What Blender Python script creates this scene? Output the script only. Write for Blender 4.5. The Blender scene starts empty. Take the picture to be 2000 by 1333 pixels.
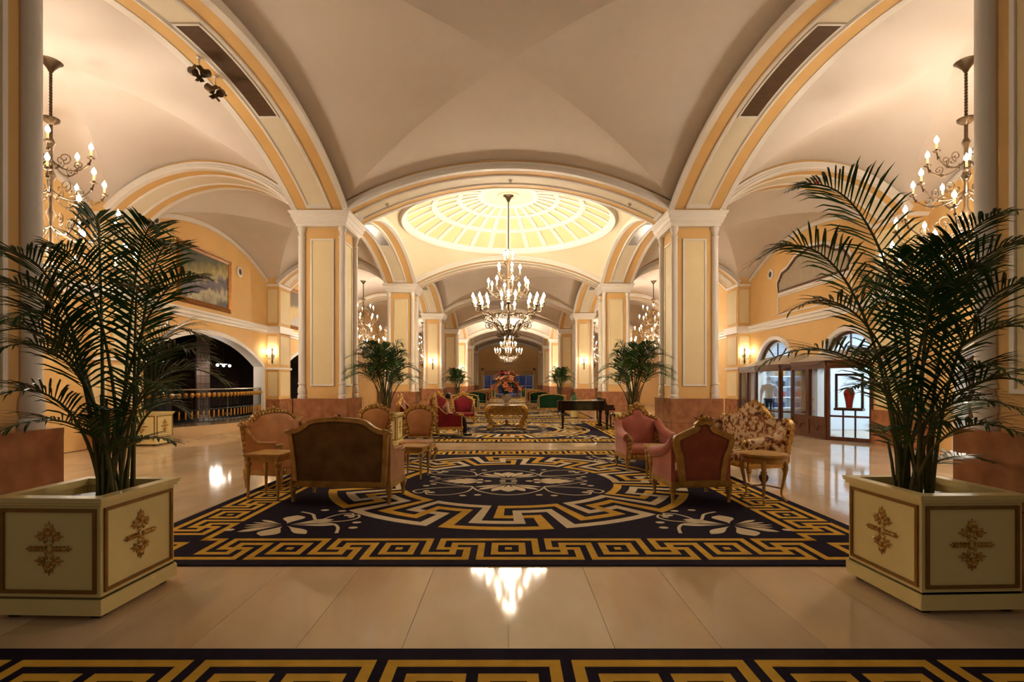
import bpy, math, random
from mathutils import Vector, Matrix
PI = math.pi
sc = bpy.context.scene
COL = sc.collection
# ---------------------------------------------------------------- camera, world, exposure
cam_d = bpy.data.cameras.new('camera'); cam = bpy.data.objects.new('camera', cam_d); COL.objects.link(cam)
cam.location = (0, 0, 1.55); cam.rotation_euler = (PI/2, 0, 0)
cam_d.lens = 18.0; cam_d.sensor_width = 36.0; cam_d.clip_end = 300; cam_d.clip_start = 0.05
cam_d.shift_x = 7/2000; cam_d.shift_y = 80.5/2000
sc.camera = cam
w = bpy.data.worlds.new('world'); sc.world = w; w.use_nodes = True
w.node_tree.nodes['Background'].inputs[0].default_value = (1.0, 0.80, 0.60, 1)
w.node_tree.nodes['Background'].inputs[1].default_value = 0.09
sc.view_settings.view_transform = 'Standard'; sc.view_settings.look = 'None'
sc.view_settings.gamma = 1.0; sc.view_settings.exposure = 0.92; sc.view_settings.use_curve_mapping = False
WARM = (1.0, 0.91, 0.775)
cyc = sc.cycles
cyc.adaptive_threshold = 0.02; cyc.max_bounces = 6; cyc.diffuse_bounces = 4; cyc.glossy_bounces = 3; cyc.transmission_bounces = 4; cyc.transparent_max_bounces = 8
cyc.caustics_reflective = False; cyc.caustics_refractive = False; cyc.sample_clamp_indirect = 6.0
K_NAVE, K_AISLE, K_SCONCE, K_SHOP = 255.0, 165.0, 4.0, 70.0
BULB = 60.0

# ---------------------------------------------------------------- materials
def lin(c):
    return tuple((x/12.92 if x <= 0.04045 else ((x+0.055)/1.055)**2.4) for x in c)
def hexc(h):
    h = h.lstrip('#'); return lin(tuple(int(h[i:i+2], 16)/255 for i in (0, 2, 4)))
MATS = {}
def mat(name, col, rough=0.6, metal=0.0, var=0.0, vscale=3.0, bump=0.0, bscale=60.0, col2=None, spec=0.5, sheen=0.0,
        emit=None, emit_s=0.0, coat=0.0, trans=0.0, alpha=1.0, detail=4.0, stretch=None, objrand=0.0, ior=None):
    if isinstance(col, str): col = hexc(col)
    if isinstance(col2, str): col2 = hexc(col2)
    m = bpy.data.materials.new(name); m.use_nodes = True
    nt = m.node_tree; b = nt.nodes['Principled BSDF']; L = nt.links.new
    b.inputs['Base Color'].default_value = (*col, 1)
    b.inputs['Roughness'].default_value = rough; b.inputs['Metallic'].default_value = metal
    b.inputs['Specular IOR Level'].default_value = spec
    if ior: b.inputs['IOR'].default_value = ior
    if sheen: b.inputs['Sheen Weight'].default_value = sheen; b.inputs['Sheen Roughness'].default_value = 0.4
    if coat: b.inputs['Coat Weight'].default_value = coat; b.inputs['Coat Roughness'].default_value = 0.05
    if trans: b.inputs['Transmission Weight'].default_value = trans
    if alpha < 1: b.inputs['Alpha'].default_value = alpha
    if emit is not None:
        b.inputs['Emission Color'].default_value = (*emit, 1); b.inputs['Emission Strength'].default_value = emit_s
    tc = None
    if var or bump or col2:
        tc = nt.nodes.new('ShaderNodeTexCoord'); src = tc.outputs['Object']
        if stretch:
            mp = nt.nodes.new('ShaderNodeMapping'); mp.inputs['Scale'].default_value = stretch
            L(src, mp.inputs['Vector']); src = mp.outputs['Vector']
    if var or col2:
        n = nt.nodes.new('ShaderNodeTexNoise'); n.inputs['Scale'].default_value = vscale; n.inputs['Detail'].default_value = detail
        L(src, n.inputs['Vector'])
        r = nt.nodes.new('ShaderNodeValToRGB')
        r.color_ramp.elements[0].position = 0.32; r.color_ramp.elements[1].position = 0.68
        c2 = col2 if col2 else tuple(x*(1-var) for x in col)
        r.color_ramp.elements[0].color = (*c2, 1); r.color_ramp.elements[1].color = (*col, 1)
        L(n.outputs['Fac'], r.inputs['Fac']); out = r.outputs['Color']
        if objrand:
            oi = nt.nodes.new('ShaderNodeObjectInfo'); mr = nt.nodes.new('ShaderNodeMapRange')
            mr.inputs['To Min'].default_value = 1-objrand; mr.inputs['To Max'].default_value = 1+objrand*0.5
            L(oi.outputs['Random'], mr.inputs['Value'])
            mx = nt.nodes.new('ShaderNodeMix'); mx.data_type = 'RGBA'; mx.blend_type = 'MULTIPLY'; mx.inputs['Factor'].default_value = 1
            L(out, mx.inputs['A']); L(mr.outputs['Result'], mx.inputs['B']); out = mx.outputs['Result']
            ad = nt.nodes.new('ShaderNodeVectorMath'); ad.operation = 'ADD'
            sc_ = nt.nodes.new('ShaderNodeVectorMath'); sc_.operation = 'SCALE'; sc_.inputs['Scale'].default_value = 37.0
            cmb = nt.nodes.new('ShaderNodeCombineXYZ'); L(oi.outputs['Random'], cmb.inputs['X']); L(oi.outputs['Random'], cmb.inputs['Y'])
            L(cmb.outputs['Vector'], sc_.inputs[0]); L(src, ad.inputs[0]); L(sc_.outputs[0], ad.inputs[1]); L(ad.outputs[0], n.inputs['Vector'])
        L(out, b.inputs['Base Color'])
    if bump:
        n2 = nt.nodes.new('ShaderNodeTexNoise'); n2.inputs['Scale'].default_value = bscale; n2.inputs['Detail'].default_value = 3
        L(src, n2.inputs['Vector'])
        bp = nt.nodes.new('ShaderNodeBump'); bp.inputs['Strength'].default_value = bump; bp.inputs['Distance'].default_value = 0.01
        L(n2.outputs['Fac'], bp.inputs['Height']); L(bp.outputs['Normal'], b.inputs['Normal'])
    MATS[name] = m
    return m
M_YEL   = mat('yellow_plaster', '#dfb676', 0.7, var=0.06, vscale=1.5, spec=0.3)
M_CREAM = mat('cream_panel_paint', '#e8d5a6', 0.65, var=0.04, vscale=1.2, spec=0.3)
M_SOFF  = mat('soffit_panel_paint', '#e6dabf', 0.65, var=0.04, vscale=1.2, spec=0.3)
M_WHITE = mat('white_moulding_paint', '#e9e2d8', 0.55, var=0.03, vscale=2.0, spec=0.35)
M_VAULT = mat('vault_plaster', '#dcd1c6', 0.85, var=0.05, vscale=0.6, spec=0.15)
M_PEND  = mat('dome_plaster', '#e8dbbc', 0.8, var=0.03, vscale=0.8, spec=0.15)
M_DOMEY = mat('dome_coffer_yellow', '#e2cfa0', 0.75, var=0.04, vscale=1.0, spec=0.2)
M_MARB  = mat('pink_brown_marble', '#a9744f', 0.16, col2='#875638', vscale=5.0, detail=8, spec=0.5)
M_FLOOR = mat('beige_marble_tile', '#dcc4a2', 0.075, col2='#cbac84', vscale=1.6, detail=7, spec=0.33, stretch=(1.0, 0.35, 1), objrand=0.13)
M_FLOOR2 = mat('beige_marble_far', '#d3b891', 0.08, col2='#c7a67c', vscale=0.7, detail=7, spec=0.4)
M_INLAY = mat('brown_marble_inlay', '#93603c', 0.12, var=0.2, vscale=4.0)
M_NAVY  = mat('navy_carpet_pile', '#211b28', 0.95, var=0.3, vscale=9.0, bump=0.35, bscale=420, spec=0.05)
M_CYEL  = mat('yellow_carpet_pile', '#d3a53c', 0.95, var=0.16, vscale=9.0, bump=0.35, bscale=420, spec=0.1)
M_CCRM  = mat('cream_carpet_pile', '#d6c4a0', 0.95, var=0.1, vscale=9.0, bump=0.35, bscale=420, spec=0.1)
M_GOLD  = mat('gilt_carving', '#d0a450', 0.36, metal=0.35, col2='#9a6c24', vscale=30, bump=0.4, bscale=90)
M_GOLDP = mat('gold_paint_wood', '#bb9450', 0.42, metal=0.2, col2='#96702e', vscale=8, bump=0.1, bscale=60)
M_GOLDD = mat('dull_gold_line', '#8a6220', 0.45, metal=0.4, var=0.25, vscale=12)
M_PLANT = mat('ivory_painted_wood', '#dcc98a', 0.38, var=0.05, vscale=2.5, spec=0.45)
M_SOIL  = mat('dark_soil', '#17110b', 1.0, var=0.5, vscale=40, bump=0.8, bscale=50)
M_LEAF  = mat('palm_leaf_green', '#355f26', 0.4, col2='#1c3c16', vscale=4.0, spec=0.4)
M_STEM  = mat('palm_stem_green', '#3c4a1c', 0.5, col2='#5a4f22', vscale=6.0)
M_BRONZE = mat('dark_bronze_metal', '#5a4630', 0.42, metal=0.7, var=0.3, vscale=12)
M_CANDLE = mat('ivory_candle_sleeve', '#e8c98a', 0.5, emit=(1.0, 0.55, 0.2), emit_s=0.5)
M_BULB  = mat('lit_bulb', '#fff0d0', 0.4, emit=(1.0, 0.80, 0.55), emit_s=BULB)
M_BULB.cycles.emission_sampling = 'NONE'; M_CANDLE.cycles.emission_sampling = 'NONE'
M_CRYST = mat('crystal_bead', '#e8e0d0', 0.08, spec=0.8, metal=0.3)
M_WOOD  = mat('mahogany_shop_wood', '#5c3016', 0.32, col2='#3d1d0c', vscale=3.0, stretch=(6, 6, 0.8), spec=0.5)
M_PEACH = mat('peach_velvet', '#b9824f', 0.8, col2='#a06c3e', vscale=4, sheen=0.3, spec=0.2)
M_BROWNV = mat('brown_velvet_back', '#785a36', 0.85, col2='#5c4226', vscale=5, sheen=0.2, spec=0.15)
M_PINK  = mat('dusty_pink_velvet', '#b9705c', 0.75, col2='#a05a48', vscale=4, sheen=0.35, spec=0.2)
M_PINKD = mat('rose_brown_velvet_back', '#9a5644', 0.8, col2='#834638', vscale=5, sheen=0.2, spec=0.15)
M_RED   = mat('crimson_velvet', '#7d141c', 0.75, col2='#560b14', vscale=6, sheen=0.3, spec=0.2)
M_GREEN = mat('bottle_green_velvet', '#0f3a20', 0.8, col2='#0a2a18', vscale=5, sheen=0.25, spec=0.15)
M_RUST  = mat('rust_velvet', '#8a4a26', 0.8, col2='#6d3519', vscale=5, sheen=0.25, spec=0.15)
M_BLACK = mat('black_lacquer', '#0b0a0b', 0.08, spec=0.6)
M_IRON  = mat('black_iron', '#141210', 0.45, metal=0.5)
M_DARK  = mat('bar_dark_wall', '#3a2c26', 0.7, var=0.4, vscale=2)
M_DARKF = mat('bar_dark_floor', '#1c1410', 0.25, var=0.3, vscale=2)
M_SHOPW = mat('shop_white_wall', '#dfe6ee', 0.6, var=0.03, vscale=2)
M_CURT  = mat('grey_beige_curtain', '#b7a891', 0.85, var=0.1, vscale=6)
M_GRILL = mat('vent_brown_mesh', '#5a4025', 0.6, metal=0.3, var=0.35, vscale=10)
M_STEEL = mat('silver_vent_mesh', '#9a948c', 0.3, metal=0.8, var=0.3, vscale=10)
M_GLASS = mat('clear_glass', (0.9, 0.95, 1.0), 0.02, trans=1.0, alpha=0.25, ior=1.05)
M_PLAST = mat('white_plastic', '#ddd6c8', 0.5)
M_FRAME = mat('gilt_picture_frame', '#a8702a', 0.35, metal=0.6, col2='#7a4a16', vscale=20, bump=0.3, bscale=60)
M_NIGHT = mat('night_blue_glass', '#0c1a3c', 0.08, col2='#05080f', vscale=0.8, emit=(0.03, 0.09, 0.30), emit_s=0.06)
M_PORC  = mat('crystal_vase_glass', '#cfcac0', 0.1, spec=0.7, var=0.2, vscale=20)
M_SKIN  = mat('skin', '#c08a68', 0.55, spec=0.3)
M_HAIR  = mat('dark_hair', '#15100d', 0.5, var=0.3, vscale=40)
M_TOP   = mat('pale_pink_top', '#d1a08f', 0.8, var=0.1, vscale=10)
M_TROUS = mat('dark_trousers', '#181620', 0.85, var=0.2, vscale=10)

# floral cotton of one settee: blotches on cream
def floral():
    m = bpy.data.materials.new('floral_brocade'); m.use_nodes = True; nt = m.node_tree; L = nt.links.new
    b = nt.nodes['Principled BSDF']; b.inputs['Roughness'].default_value = 0.75; b.inputs['Specular IOR Level'].default_value = 0.2
    tc = nt.nodes.new('ShaderNodeTexCoord'); n = nt.nodes.new('ShaderNodeTexNoise'); n.inputs['Scale'].default_value = 13.0; n.inputs['Detail'].default_value = 8
    r = nt.nodes.new('ShaderNodeValToRGB'); e = r.color_ramp.elements
    e[0].position = 0.38; e[0].color = (*hexc('#4a2c18'), 1); e[1].position = 0.47; e[1].color = (*hexc('#a06a3e'), 1)
    q = r.color_ramp.elements.new(0.53); q.color = (*hexc('#c9b08a'), 1)
    L(tc.outputs['Object'], n.inputs['Vector']); L(n.outputs['Fac'], r.inputs['Fac']); L(r.outputs['Color'], b.inputs['Base Color'])
    return m
M_FLORAL = floral()
# oil paintings: sky / sea / shore bands broken up by noise
def painting_mat(name, stops, sx=0.6):
    m = bpy.data.materials.new(name); m.use_nodes = True; nt = m.node_tree; L = nt.links.new
    b = nt.nodes['Principled BSDF']; b.inputs['Roughness'].default_value = 0.35
    tc = nt.nodes.new('ShaderNodeTexCoord'); sp = nt.nodes.new('ShaderNodeSeparateXYZ'); L(tc.outputs['Generated'], sp.inputs[0])
    n = nt.nodes.new('ShaderNodeTexNoise'); n.inputs['Scale'].default_value = 3.0; n.inputs['Detail'].default_value = 7; L(tc.outputs['Object'], n.inputs['Vector'])
    a = nt.nodes.new('ShaderNodeMath'); a.operation = 'MULTIPLY_ADD'; a.inputs[1].default_value = sx; L(n.outputs['Fac'], a.inputs[0]); L(sp.outputs['Z'], a.inputs[2])
    c = nt.nodes.new('ShaderNodeMath'); c.operation = 'MULTIPLY_ADD'; c.inputs[1].default_value = -0.35; L(sp.outputs['Y'], c.inputs[0]); L(a.outputs[0], c.inputs[2])
    r = nt.nodes.new('ShaderNodeValToRGB'); e = r.color_ramp.elements
    e[0].position = stops[0][0]; e[0].color = (*hexc(stops[0][1]), 1); e[1].position = stops[-1][0]; e[1].color = (*hexc(stops[-1][1]), 1)
    for p, h in stops[1:-1]:
        q = e.new(p); q.color = (*hexc(h), 1)
    L(c.outputs[0], r.inputs['Fac']); L(r.outputs['Color'], b.inputs['Base Color'])
    return m
M_SEA = painting_mat('oil_seascape', [(0.05, '#3a3836'), (0.2, '#8f8a72'), (0.3, '#b2ab8c'), (0.4, '#4a4658'), (0.55, '#5e5a6a'), (0.68, '#b7ab7a'), (0.8, '#8f8552'), (0.98, '#4d5146')])
M_PAINT2 = painting_mat('oil_landscape', [(0.1, '#7d8290'), (0.35, '#a59f94'), (0.55, '#b79a5e'), (0.75, '#c8b07a'), (0.95, '#6a6354')], 0.9)

# ---------------------------------------------------------------- mesh builder
class MB:
    def __init__(s): s.v = []; s.f = []; s.mi = []; s.cur = 0
    def add(s, vs, fs):
        o = len(s.v); s.v.extend([tuple(p) for p in vs]); s.f.extend([tuple(i+o for i in f) for f in fs]); s.mi.extend([s.cur]*len(fs)); return s
    def box(s, x0, x1, y0, y1, z0, z1):
        v = [(x0,y0,z0),(x1,y0,z0),(x1,y1,z0),(x0,y1,z0),(x0,y0,z1),(x1,y0,z1),(x1,y1,z1),(x0,y1,z1)]
        return s.add(v, [(0,3,2,1),(4,5,6,7),(0,1,5,4),(1,2,6,5),(2,3,7,6),(3,0,4,7)])
    def taper(s, x0, x1, y0, y1, z0, z1, d):          # box whose top is larger by d all round
        v = [(x0,y0,z0),(x1,y0,z0),(x1,y1,z0),(x0,y1,z0),(x0-d,y0-d,z1),(x1+d,y0-d,z1),(x1+d,y1+d,z1),(x0-d,y1+d,z1)]
        return s.add(v, [(0,3,2,1),(4,5,6,7),(0,1,5,4),(1,2,6,5),(2,3,7,6),(3,0,4,7)])
    def rbox(s, x0, x1, y0, y1, z0, z1, r=0.03, n=4):  # rounded-edge cushion box
        r = min(r, (x1-x0)/2.01, (y1-y0)/2.01, (z1-z0)/2.01)
        rings = []
        for k in range(2*n+2):
            if k <= n: a = -PI/2 + (PI/2)*k/n; zc = z0+r
            else: a = (PI/2)*(k-n-1)/n; zc = z1-r
            z = zc + r*math.sin(a); q = r - r*math.cos(a); ring = []
            for cx, cy, a0 in ((x1-r, y1-r, 0), (x0+r, y1-r, PI/2), (x0+r, y0+r, PI), (x1-r, y0+r, 1.5*PI)):
                for j in range(n+1):
                    t = a0 + PI/2*j/n; rr = max(r-q, 0.0005); ring.append((cx+rr*math.cos(t), cy+rr*math.sin(t), z))
            rings.append(ring)
        return s.loft(rings, True, True)
    def loft(s, rings, cap0=False, cap1=False, closed=True):
        n = len(rings[0]); o = len(s.v); fs = []
        for r in rings: s.v.extend([tuple(p) for p in r])
        for i in range(len(rings)-1):
            for j in range(n if closed else n-1):
                k = (j+1) % n
                fs.append((o+i*n+j, o+i*n+k, o+(i+1)*n+k, o+(i+1)*n+j))
        if cap0: fs.append(tuple(o+j for j in reversed(range(n))))
        if cap1: fs.append(tuple(o+(len(rings)-1)*n+j for j in range(n)))
        s.f.extend(fs); s.mi.extend([s.cur]*len(fs)); return s
    def lathe(s, prof, n=16, c=(0,0,0), cap=True):
        rings = [[(c[0]+max(r,0.0004)*math.cos(2*PI*j/n), c[1]+max(r,0.0004)*math.sin(2*PI*j/n), c[2]+z) for j in range(n)] for r, z in prof]
        return s.loft(rings, cap, cap)
    def tube(s, path, r, n=6, flat=1.0, cap=True):
        path = [Vector(p) for p in path]; m = len(path); rs = r if isinstance(r, (list, tuple)) else [r]*m
        rings = []; up = None
        for i in range(m):
            t = (path[min(i+1, m-1)] - path[max(i-1, 0)])
            if t.length < 1e-9: t = Vector((0,0,1))
            t.normalize()
            if up is None:
                up = Vector((0,0,1)) if abs(t.z) < 0.9 else Vector((0,1,0))
            a = t.cross(up)
            if a.length < 1e-6: a = t.cross(Vector((1,0,0)))
            a.normalize(); b = a.cross(t).normalized(); up = b
            rings.append([path[i] + a*(rs[i]*math.cos(2*PI*j/n)) + b*(rs[i]*flat*math.sin(2*PI*j/n)) for j in range(n)])
        return s.loft(rings, cap, cap)
    def ball(s, c, r, n=8, m=5, sx=1, sy=1, sz=1):
        rings = []
        for i in range(m+1):
            a = -PI/2 + PI*i/m; rr = max(math.cos(a), 0.01)
            rings.append([(c[0]+sx*r*rr*math.cos(2*PI*j/n), c[1]+sy*r*rr*math.sin(2*PI*j/n), c[2]+sz*r*math.sin(a)) for j in range(n)])
        return s.loft(rings, True, True)
    def prism_y(s, poly, y0, y1):     # polygon in (x,z) extruded along y
        n = len(poly); v = [(x, y0, z) for x, z in poly] + [(x, y1, z) for x, z in poly]
        return s.add(v, [tuple(range(n)), tuple(reversed(range(n, 2*n)))] + [(j, (j+1) % n + 0, (j+1) % n + n, j+n)[::-1] for j in range(n)])
    def prism_z(s, poly, z0, z1):     # polygon in (x,y)
        n = len(poly); v = [(x, y, z0) for x, y in poly] + [(x, y, z1) for x, y in poly]
        return s.add(v, [tuple(reversed(range(n))), tuple(range(n, 2*n))] + [(j, (j+1) % n, (j+1) % n + n, j+n) for j in range(n)])
    def xf(s, M, start=0):
        for i in range(start, len(s.v)): s.v[i] = tuple(M @ Vector(s.v[i]))
        return s
    def build(s, name, mats, parent=None, smooth=False, loc=None, rot=None):
        me = bpy.data.meshes.new(name); me.from_pydata(s.v, [], s.f)
        mats = mats if isinstance(mats, (list, tuple)) else [mats]
        for q in mats: me.materials.append(q)
        if len(mats) > 1: me.polygons.foreach_set('material_index', s.mi)
        if smooth:
            me.polygons.foreach_set('use_smooth', [True]*len(me.polygons))
            try: me.set_sharp_from_angle(angle=math.radians(42))
            except Exception: pass
        me.update()
        o = bpy.data.objects.new(name, me); COL.objects.link(o)
        if parent is not None: o.parent = parent
        if loc is not None: o.location = loc
        if rot is not None: o.rotation_euler = rot
        return o
def tag(o, label=None, cat=None, group=None, kind=None):
    if label: o['label'] = label
    if cat: o['category'] = cat
    if group: o['group'] = group
    if kind: o['kind'] = kind
    return o
def thing(name, label, cat, loc=(0,0,0), rz=0.0, group=None, kind=None):
    o = bpy.data.objects.new(name, None); COL.objects.link(o); o.empty_display_size = 0.1
    o.location = loc; o.rotation_euler = (0, 0, rz)
    return tag(o, label, cat, group, kind)
def kids(o): return [c for c in bpy.data.objects if c.parent == o]
KIDS = {}
def copy_tree(o, parent=None, loc=None, rz=None, scale=None, label=None):
    c = o.copy(); COL.objects.link(c)
    if parent is not None: c.parent = parent
    if loc is not None: c.location = loc
    if rz is not None: c.rotation_euler = (0, 0, rz)
    if scale is not None: c.scale = scale if isinstance(scale, tuple) else (scale,)*3
    if label: c['label'] = label
    for ch in o.children: copy_tree(ch, c)
    return c
def inst(o, parent=None, loc=None, rot=None, scale=None):
    c = o.copy(); COL.objects.link(c)
    if parent is not None: c.parent = parent
    if loc is not None: c.location = loc
    if rot is not None: c.rotation_euler = rot
    if scale is not None: c.scale = scale if isinstance(scale, tuple) else (scale,)*3
    return c
def lamp(name, loc, energy, col=WARM, r=0.15, parent=None, kind='POINT', size=None, rot=None):
    d = bpy.data.lights.new(name, kind); d.energy = energy; d.color = col
    if kind == 'POINT': d.shadow_soft_size = r
    elif kind == 'AREA': d.shape = 'RECTANGLE'; d.size, d.size_y = size
    o = bpy.data.objects.new(name, d); COL.objects.link(o); o.location = loc
    if rot: o.rotation_euler = rot
    if parent: o.parent = parent
    return o
def P(px, py, d):          # point at depth d seen at a pixel of the 2000x1333 frame
    return Vector(((px-993)/1000*d, d, 1.55-(py-747)/1000*d))
def crom(pts, n=6, closed=False):
    pts = [Vector(p) for p in pts]; out = []; m = len(pts)
    rng = range(m if closed else m-1)
    for i in rng:
        p0 = pts[(i-1) % m] if closed or i > 0 else pts[0]; p1 = pts[i]; p2 = pts[(i+1) % m]
        p3 = pts[(i+2) % m] if closed or i+2 < m else pts[-1]
        for k in range(n):
            t = k/n
            out.append(0.5*((2*p1)+(-p0+p2)*t+(2*p0-5*p1+4*p2-p3)*t*t+(-p0+3*p1-3*p2+p3)*t**3))
    if not closed: out.append(pts[-1])
    return out
ORD = ['nearest', 'second', 'third', 'fourth', 'fifth', 'sixth', 'seventh', 'eighth', 'ninth']
# ---------------------------------------------------------------- setting: measures
S = 8.75; CY0 = 3.68; NC = 8; CX = 4.35; AX = 7.07; WX = 9.75; PX = 9.25
def cy(i): return CY0 + S*i
def by(i): return CY0 + S/2 + S*i
ZS, RISE, HW = 5.5, 0.98, 0.545
HL = S/2 - HW; HT = CX - HW; HA = (PX - (CX+HW))/2
SIDE = {-1: 'left', 1: 'right'}
def arc(h, r=RISE): R = (h*h+r*r)/(2*r); return R, ZS + r - R, math.asin(h/R)
def arcz(s, h, r=RISE):
    R, cz, am = arc(h, r); s = max(-h, min(h, s)); return cz + math.sqrt(R*R - s*s)
def sweep_arc(mb, axis, cen, h, sec, a0=-1.0, a1=1.0, n=40, r=RISE):
    R, cz, am = arc(h, r); rings = []
    for k in range(n+1):
        a = am*(a0 + (a1-a0)*k/n); ring = []
        for p, q in sec:
            s_ = (R+q)*math.sin(a); z = cz + (R+q)*math.cos(a)
            ring.append((cen[0]+s_, cen[1]+p, z) if axis == 'x' else (cen[0]+p, cen[1]+s_, z))
        rings.append(ring)
    mb.loft(rings, True, True)
    return mb
EDGE = [(0.53,-0.012),(0.655,-0.012),(0.655,0.045),(0.625,0.06),(0.625,0.10),(0.60,0.115),(0.60,0.175),(0.53,0.175)]
NARC = 40
def make_arch(axis, cen, h, label, vent=None, group=None, n=NARC):
    root = thing('ceiling_arch', label, 'arch', (cen[0], cen[1], 0), kind='structure', group=group)
    c0 = (0, 0)
    sweep_arc(MB(), axis, c0, h, [(-HW,0),(HW,0),(HW,0.3),(-HW,0.3)], n=n).build('soffit', M_YEL, root, True)
    sweep_arc(MB(), axis, c0, h, [(-0.23,-0.006),(0.23,-0.006),(0.23,0.01),(-0.23,0.01)], -0.955, 0.955, n).build('soffit_panel', M_SOFF, root, True)
    fr = MB(); prof = lambda s0: [(s0*0.21,-0.01),(s0*0.235,-0.035),(s0*0.275,-0.028),(s0*0.285,0.01),(s0*0.21,0.01)]
    for s0 in (-1, 1): sweep_arc(fr, axis, c0, h, prof(s0), -0.96, 0.96, n)
    for e in (-1, 1): sweep_arc(fr, axis, c0, h, [(-0.28,-0.034),(0.28,-0.034),(0.28,0.01),(-0.28,0.01)], min(e*0.965, e*0.94), max(e*0.965, e*0.94), 2)
    fr.build('panel_moulding', M_WHITE, root, True)
    for s0 in (-1, 1):
        sweep_arc(MB(), axis, c0, h, [(s0*p, q) for p, q in EDGE], n=n).build('edge_moulding', M_WHITE, root, True)
    if vent:
        for (v0, v1, vm) in vent:
            vt = MB(); sweep_arc(vt, axis, c0, h, [(-0.16,-0.018),(0.16,-0.018),(0.16,0.0),(-0.16,0.0)], v0, v1, 12)
            vo = vt.build('vent_grille', vm, root, True)
            rim = MB()
            for s0 in (-1, 1): sweep_arc(rim, axis, c0, h, [(s0*0.16,-0.026),(s0*0.19,-0.026),(s0*0.19,0),(s0*0.16,0)], v0, v1, 12)
            for e in (v0, v1): sweep_arc(rim, axis, c0, h, [(-0.19,-0.026),(0.19,-0.026),(0.19,0),(-0.19,0)], e-0.006, e+0.006, 1)
            rim.build('vent_rim', M_WHITE, vo)
    return root

# ---------------------------------------------------------------- floor
fl = thing('floor', 'polished beige marble floor running the length of the lobby', 'floor', (0,0,0), kind='structure')
MB().box(-16, 16, -6, 68, -0.25, -0.012).build('slab', M_FLOOR2, fl)
TW, TL = 0.62, 1.34
tile_me = None
bv = MB(); g_ = 0.0007
bv.add([(-TW/2+g_,-TL/2+g_,-0.012),(TW/2-g_,-TL/2+g_,-0.012),(TW/2-g_,TL/2-g_,-0.012),(-TW/2+g_,TL/2-g_,-0.012),
        (-TW/2+g_+.001,-TL/2+g_+.001,0),(TW/2-g_-.001,-TL/2+g_+.001,0),(TW/2-g_-.001,TL/2-g_-.001,0),(-TW/2+g_+.001,TL/2-g_-.001,0)],
       [(4,5,6,7),(0,1,5,4),(1,2,6,5),(2,3,7,6),(3,0,4,7)])
tile0 = None
CARP_H = 3.65; CARP_C = [by(i) for i in range(-1, 7)]
def covered(x0, x1, y0, y1):
    return any(x0 > -CARP_H and x1 < CARP_H and y0 > c-CARP_H and y1 < c+CARP_H for c in CARP_C)
ntile = 0; far = MB()
for r in range(0, 34):
    y = 2.965 - TL + TL*(r+0.5); off = 0.31 if r % 2 else 0.0
    for q in range(-16, 17):
        x = q*TW + off
        if covered(x-TW/2, x+TW/2, y-TL/2, y+TL/2): continue
        if abs(x)/max(y+TL/2, .1) > 1.02 or abs(x) > 9.6: continue
        if ntile < 290 and y < 24:
            if tile0 is None: t_ = tile0 = bv.build('tile', M_FLOOR, fl, loc=(x, y, 0))
            else: t_ = inst(tile0, fl, (x, y, 0))
            ntile += 1
            if (q*7+r*3) % 2: t_.rotation_euler = (0, 0, PI)
        else:
            far.box(x-TW/2+g_, x+TW/2-g_, y-TL/2+g_, y+TL/2-g_, -0.012, 0)
o = far.build('far_tile', M_FLOOR2, fl); o['kind'] = 'stuff'
# tiles between y=45 and the end, wide slabs
MB().box(-9.7, 9.7, 45.0, 66.5, -0.012, 0).build('far_paving', M_FLOOR2, fl)

# ---------------------------------------------------------------- columns
def colonnette(mb, x, y):
    mb.lathe([(0.095,1.17),(0.095,1.24),(0.075,1.26),(0.092,1.33),(0.088,1.40),(0.062,1.48),(0.085,1.50),(0.085,1.53),(0.074,1.55),
              (0.074,4.90),(0.085,4.92),(0.085,4.95),(0.06,4.98),(0.07,5.05),(0.095,5.10),(0.095,5.18)], 14, (x, y, 0))
def make_column():
    root = thing('column', '', 'column', (0,0,0), kind='structure')
    h = 0.62
    MB().box(-h, h, -h, h, 0, 0.10).box(-h+.004, h-.004, -h+.004, h-.004, 0.10, 0.60).build('marble_slab', M_MARB, root)
    MB().box(-h+.002, h-.002, -h+.002, h-.002, 0.606, 1.12).box(-h, h, -h, h, 1.12, 1.17).build('marble_slab', M_MARB, root)
    c = 0.455
    MB().box(-c, c, -c, c, 1.17, 5.2).build('shaft', M_YEL, root)
    for k in range(4):
        a = k*PI/2
        pm = MB().box(-0.235, 0.235, -c-0.012, -c+0.01, 1.50, 4.86)
        pm.build('panel', M_CREAM, root, rot=(0,0,a))
        f = MB()
        for x0, x1, z0, z1 in ((-0.275,-0.235,1.46,4.90),(0.235,0.275,1.46,4.90),(-0.235,0.235,1.46,1.50),(-0.235,0.235,4.86,4.90)):
            f.box(x0, x1, -c-0.030, -c+0.01, z0, z1)
        f.build('panel_moulding', M_WHITE, root, rot=(0,0,a))
    for sx in (-1, 1):
        for sy in (-1, 1):
            m_ = MB(); colonnette(m_, sx*0.475, sy*0.475); m_.build('corner_colonnette', M_WHITE, root, True)
    cp = MB()
    for hh, z0, z1, d in ((0.575,5.17,5.215,0.0),(0.585,5.215,5.26,0.03),(0.62,5.26,5.30,0.0),(0.625,5.30,5.36,0.03),(0.66,5.36,5.41,0.0),(0.665,5.41,5.46,0.035),(0.705,5.46,5.50,0.0)):
        cp.taper(-hh, hh, -hh, hh, z0, z1, d) if d else cp.box(-hh, hh, -hh, hh, z0, z1)
    cp.build('capital', M_WHITE, root)
    return root
col0 = make_column(); first = True
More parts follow.
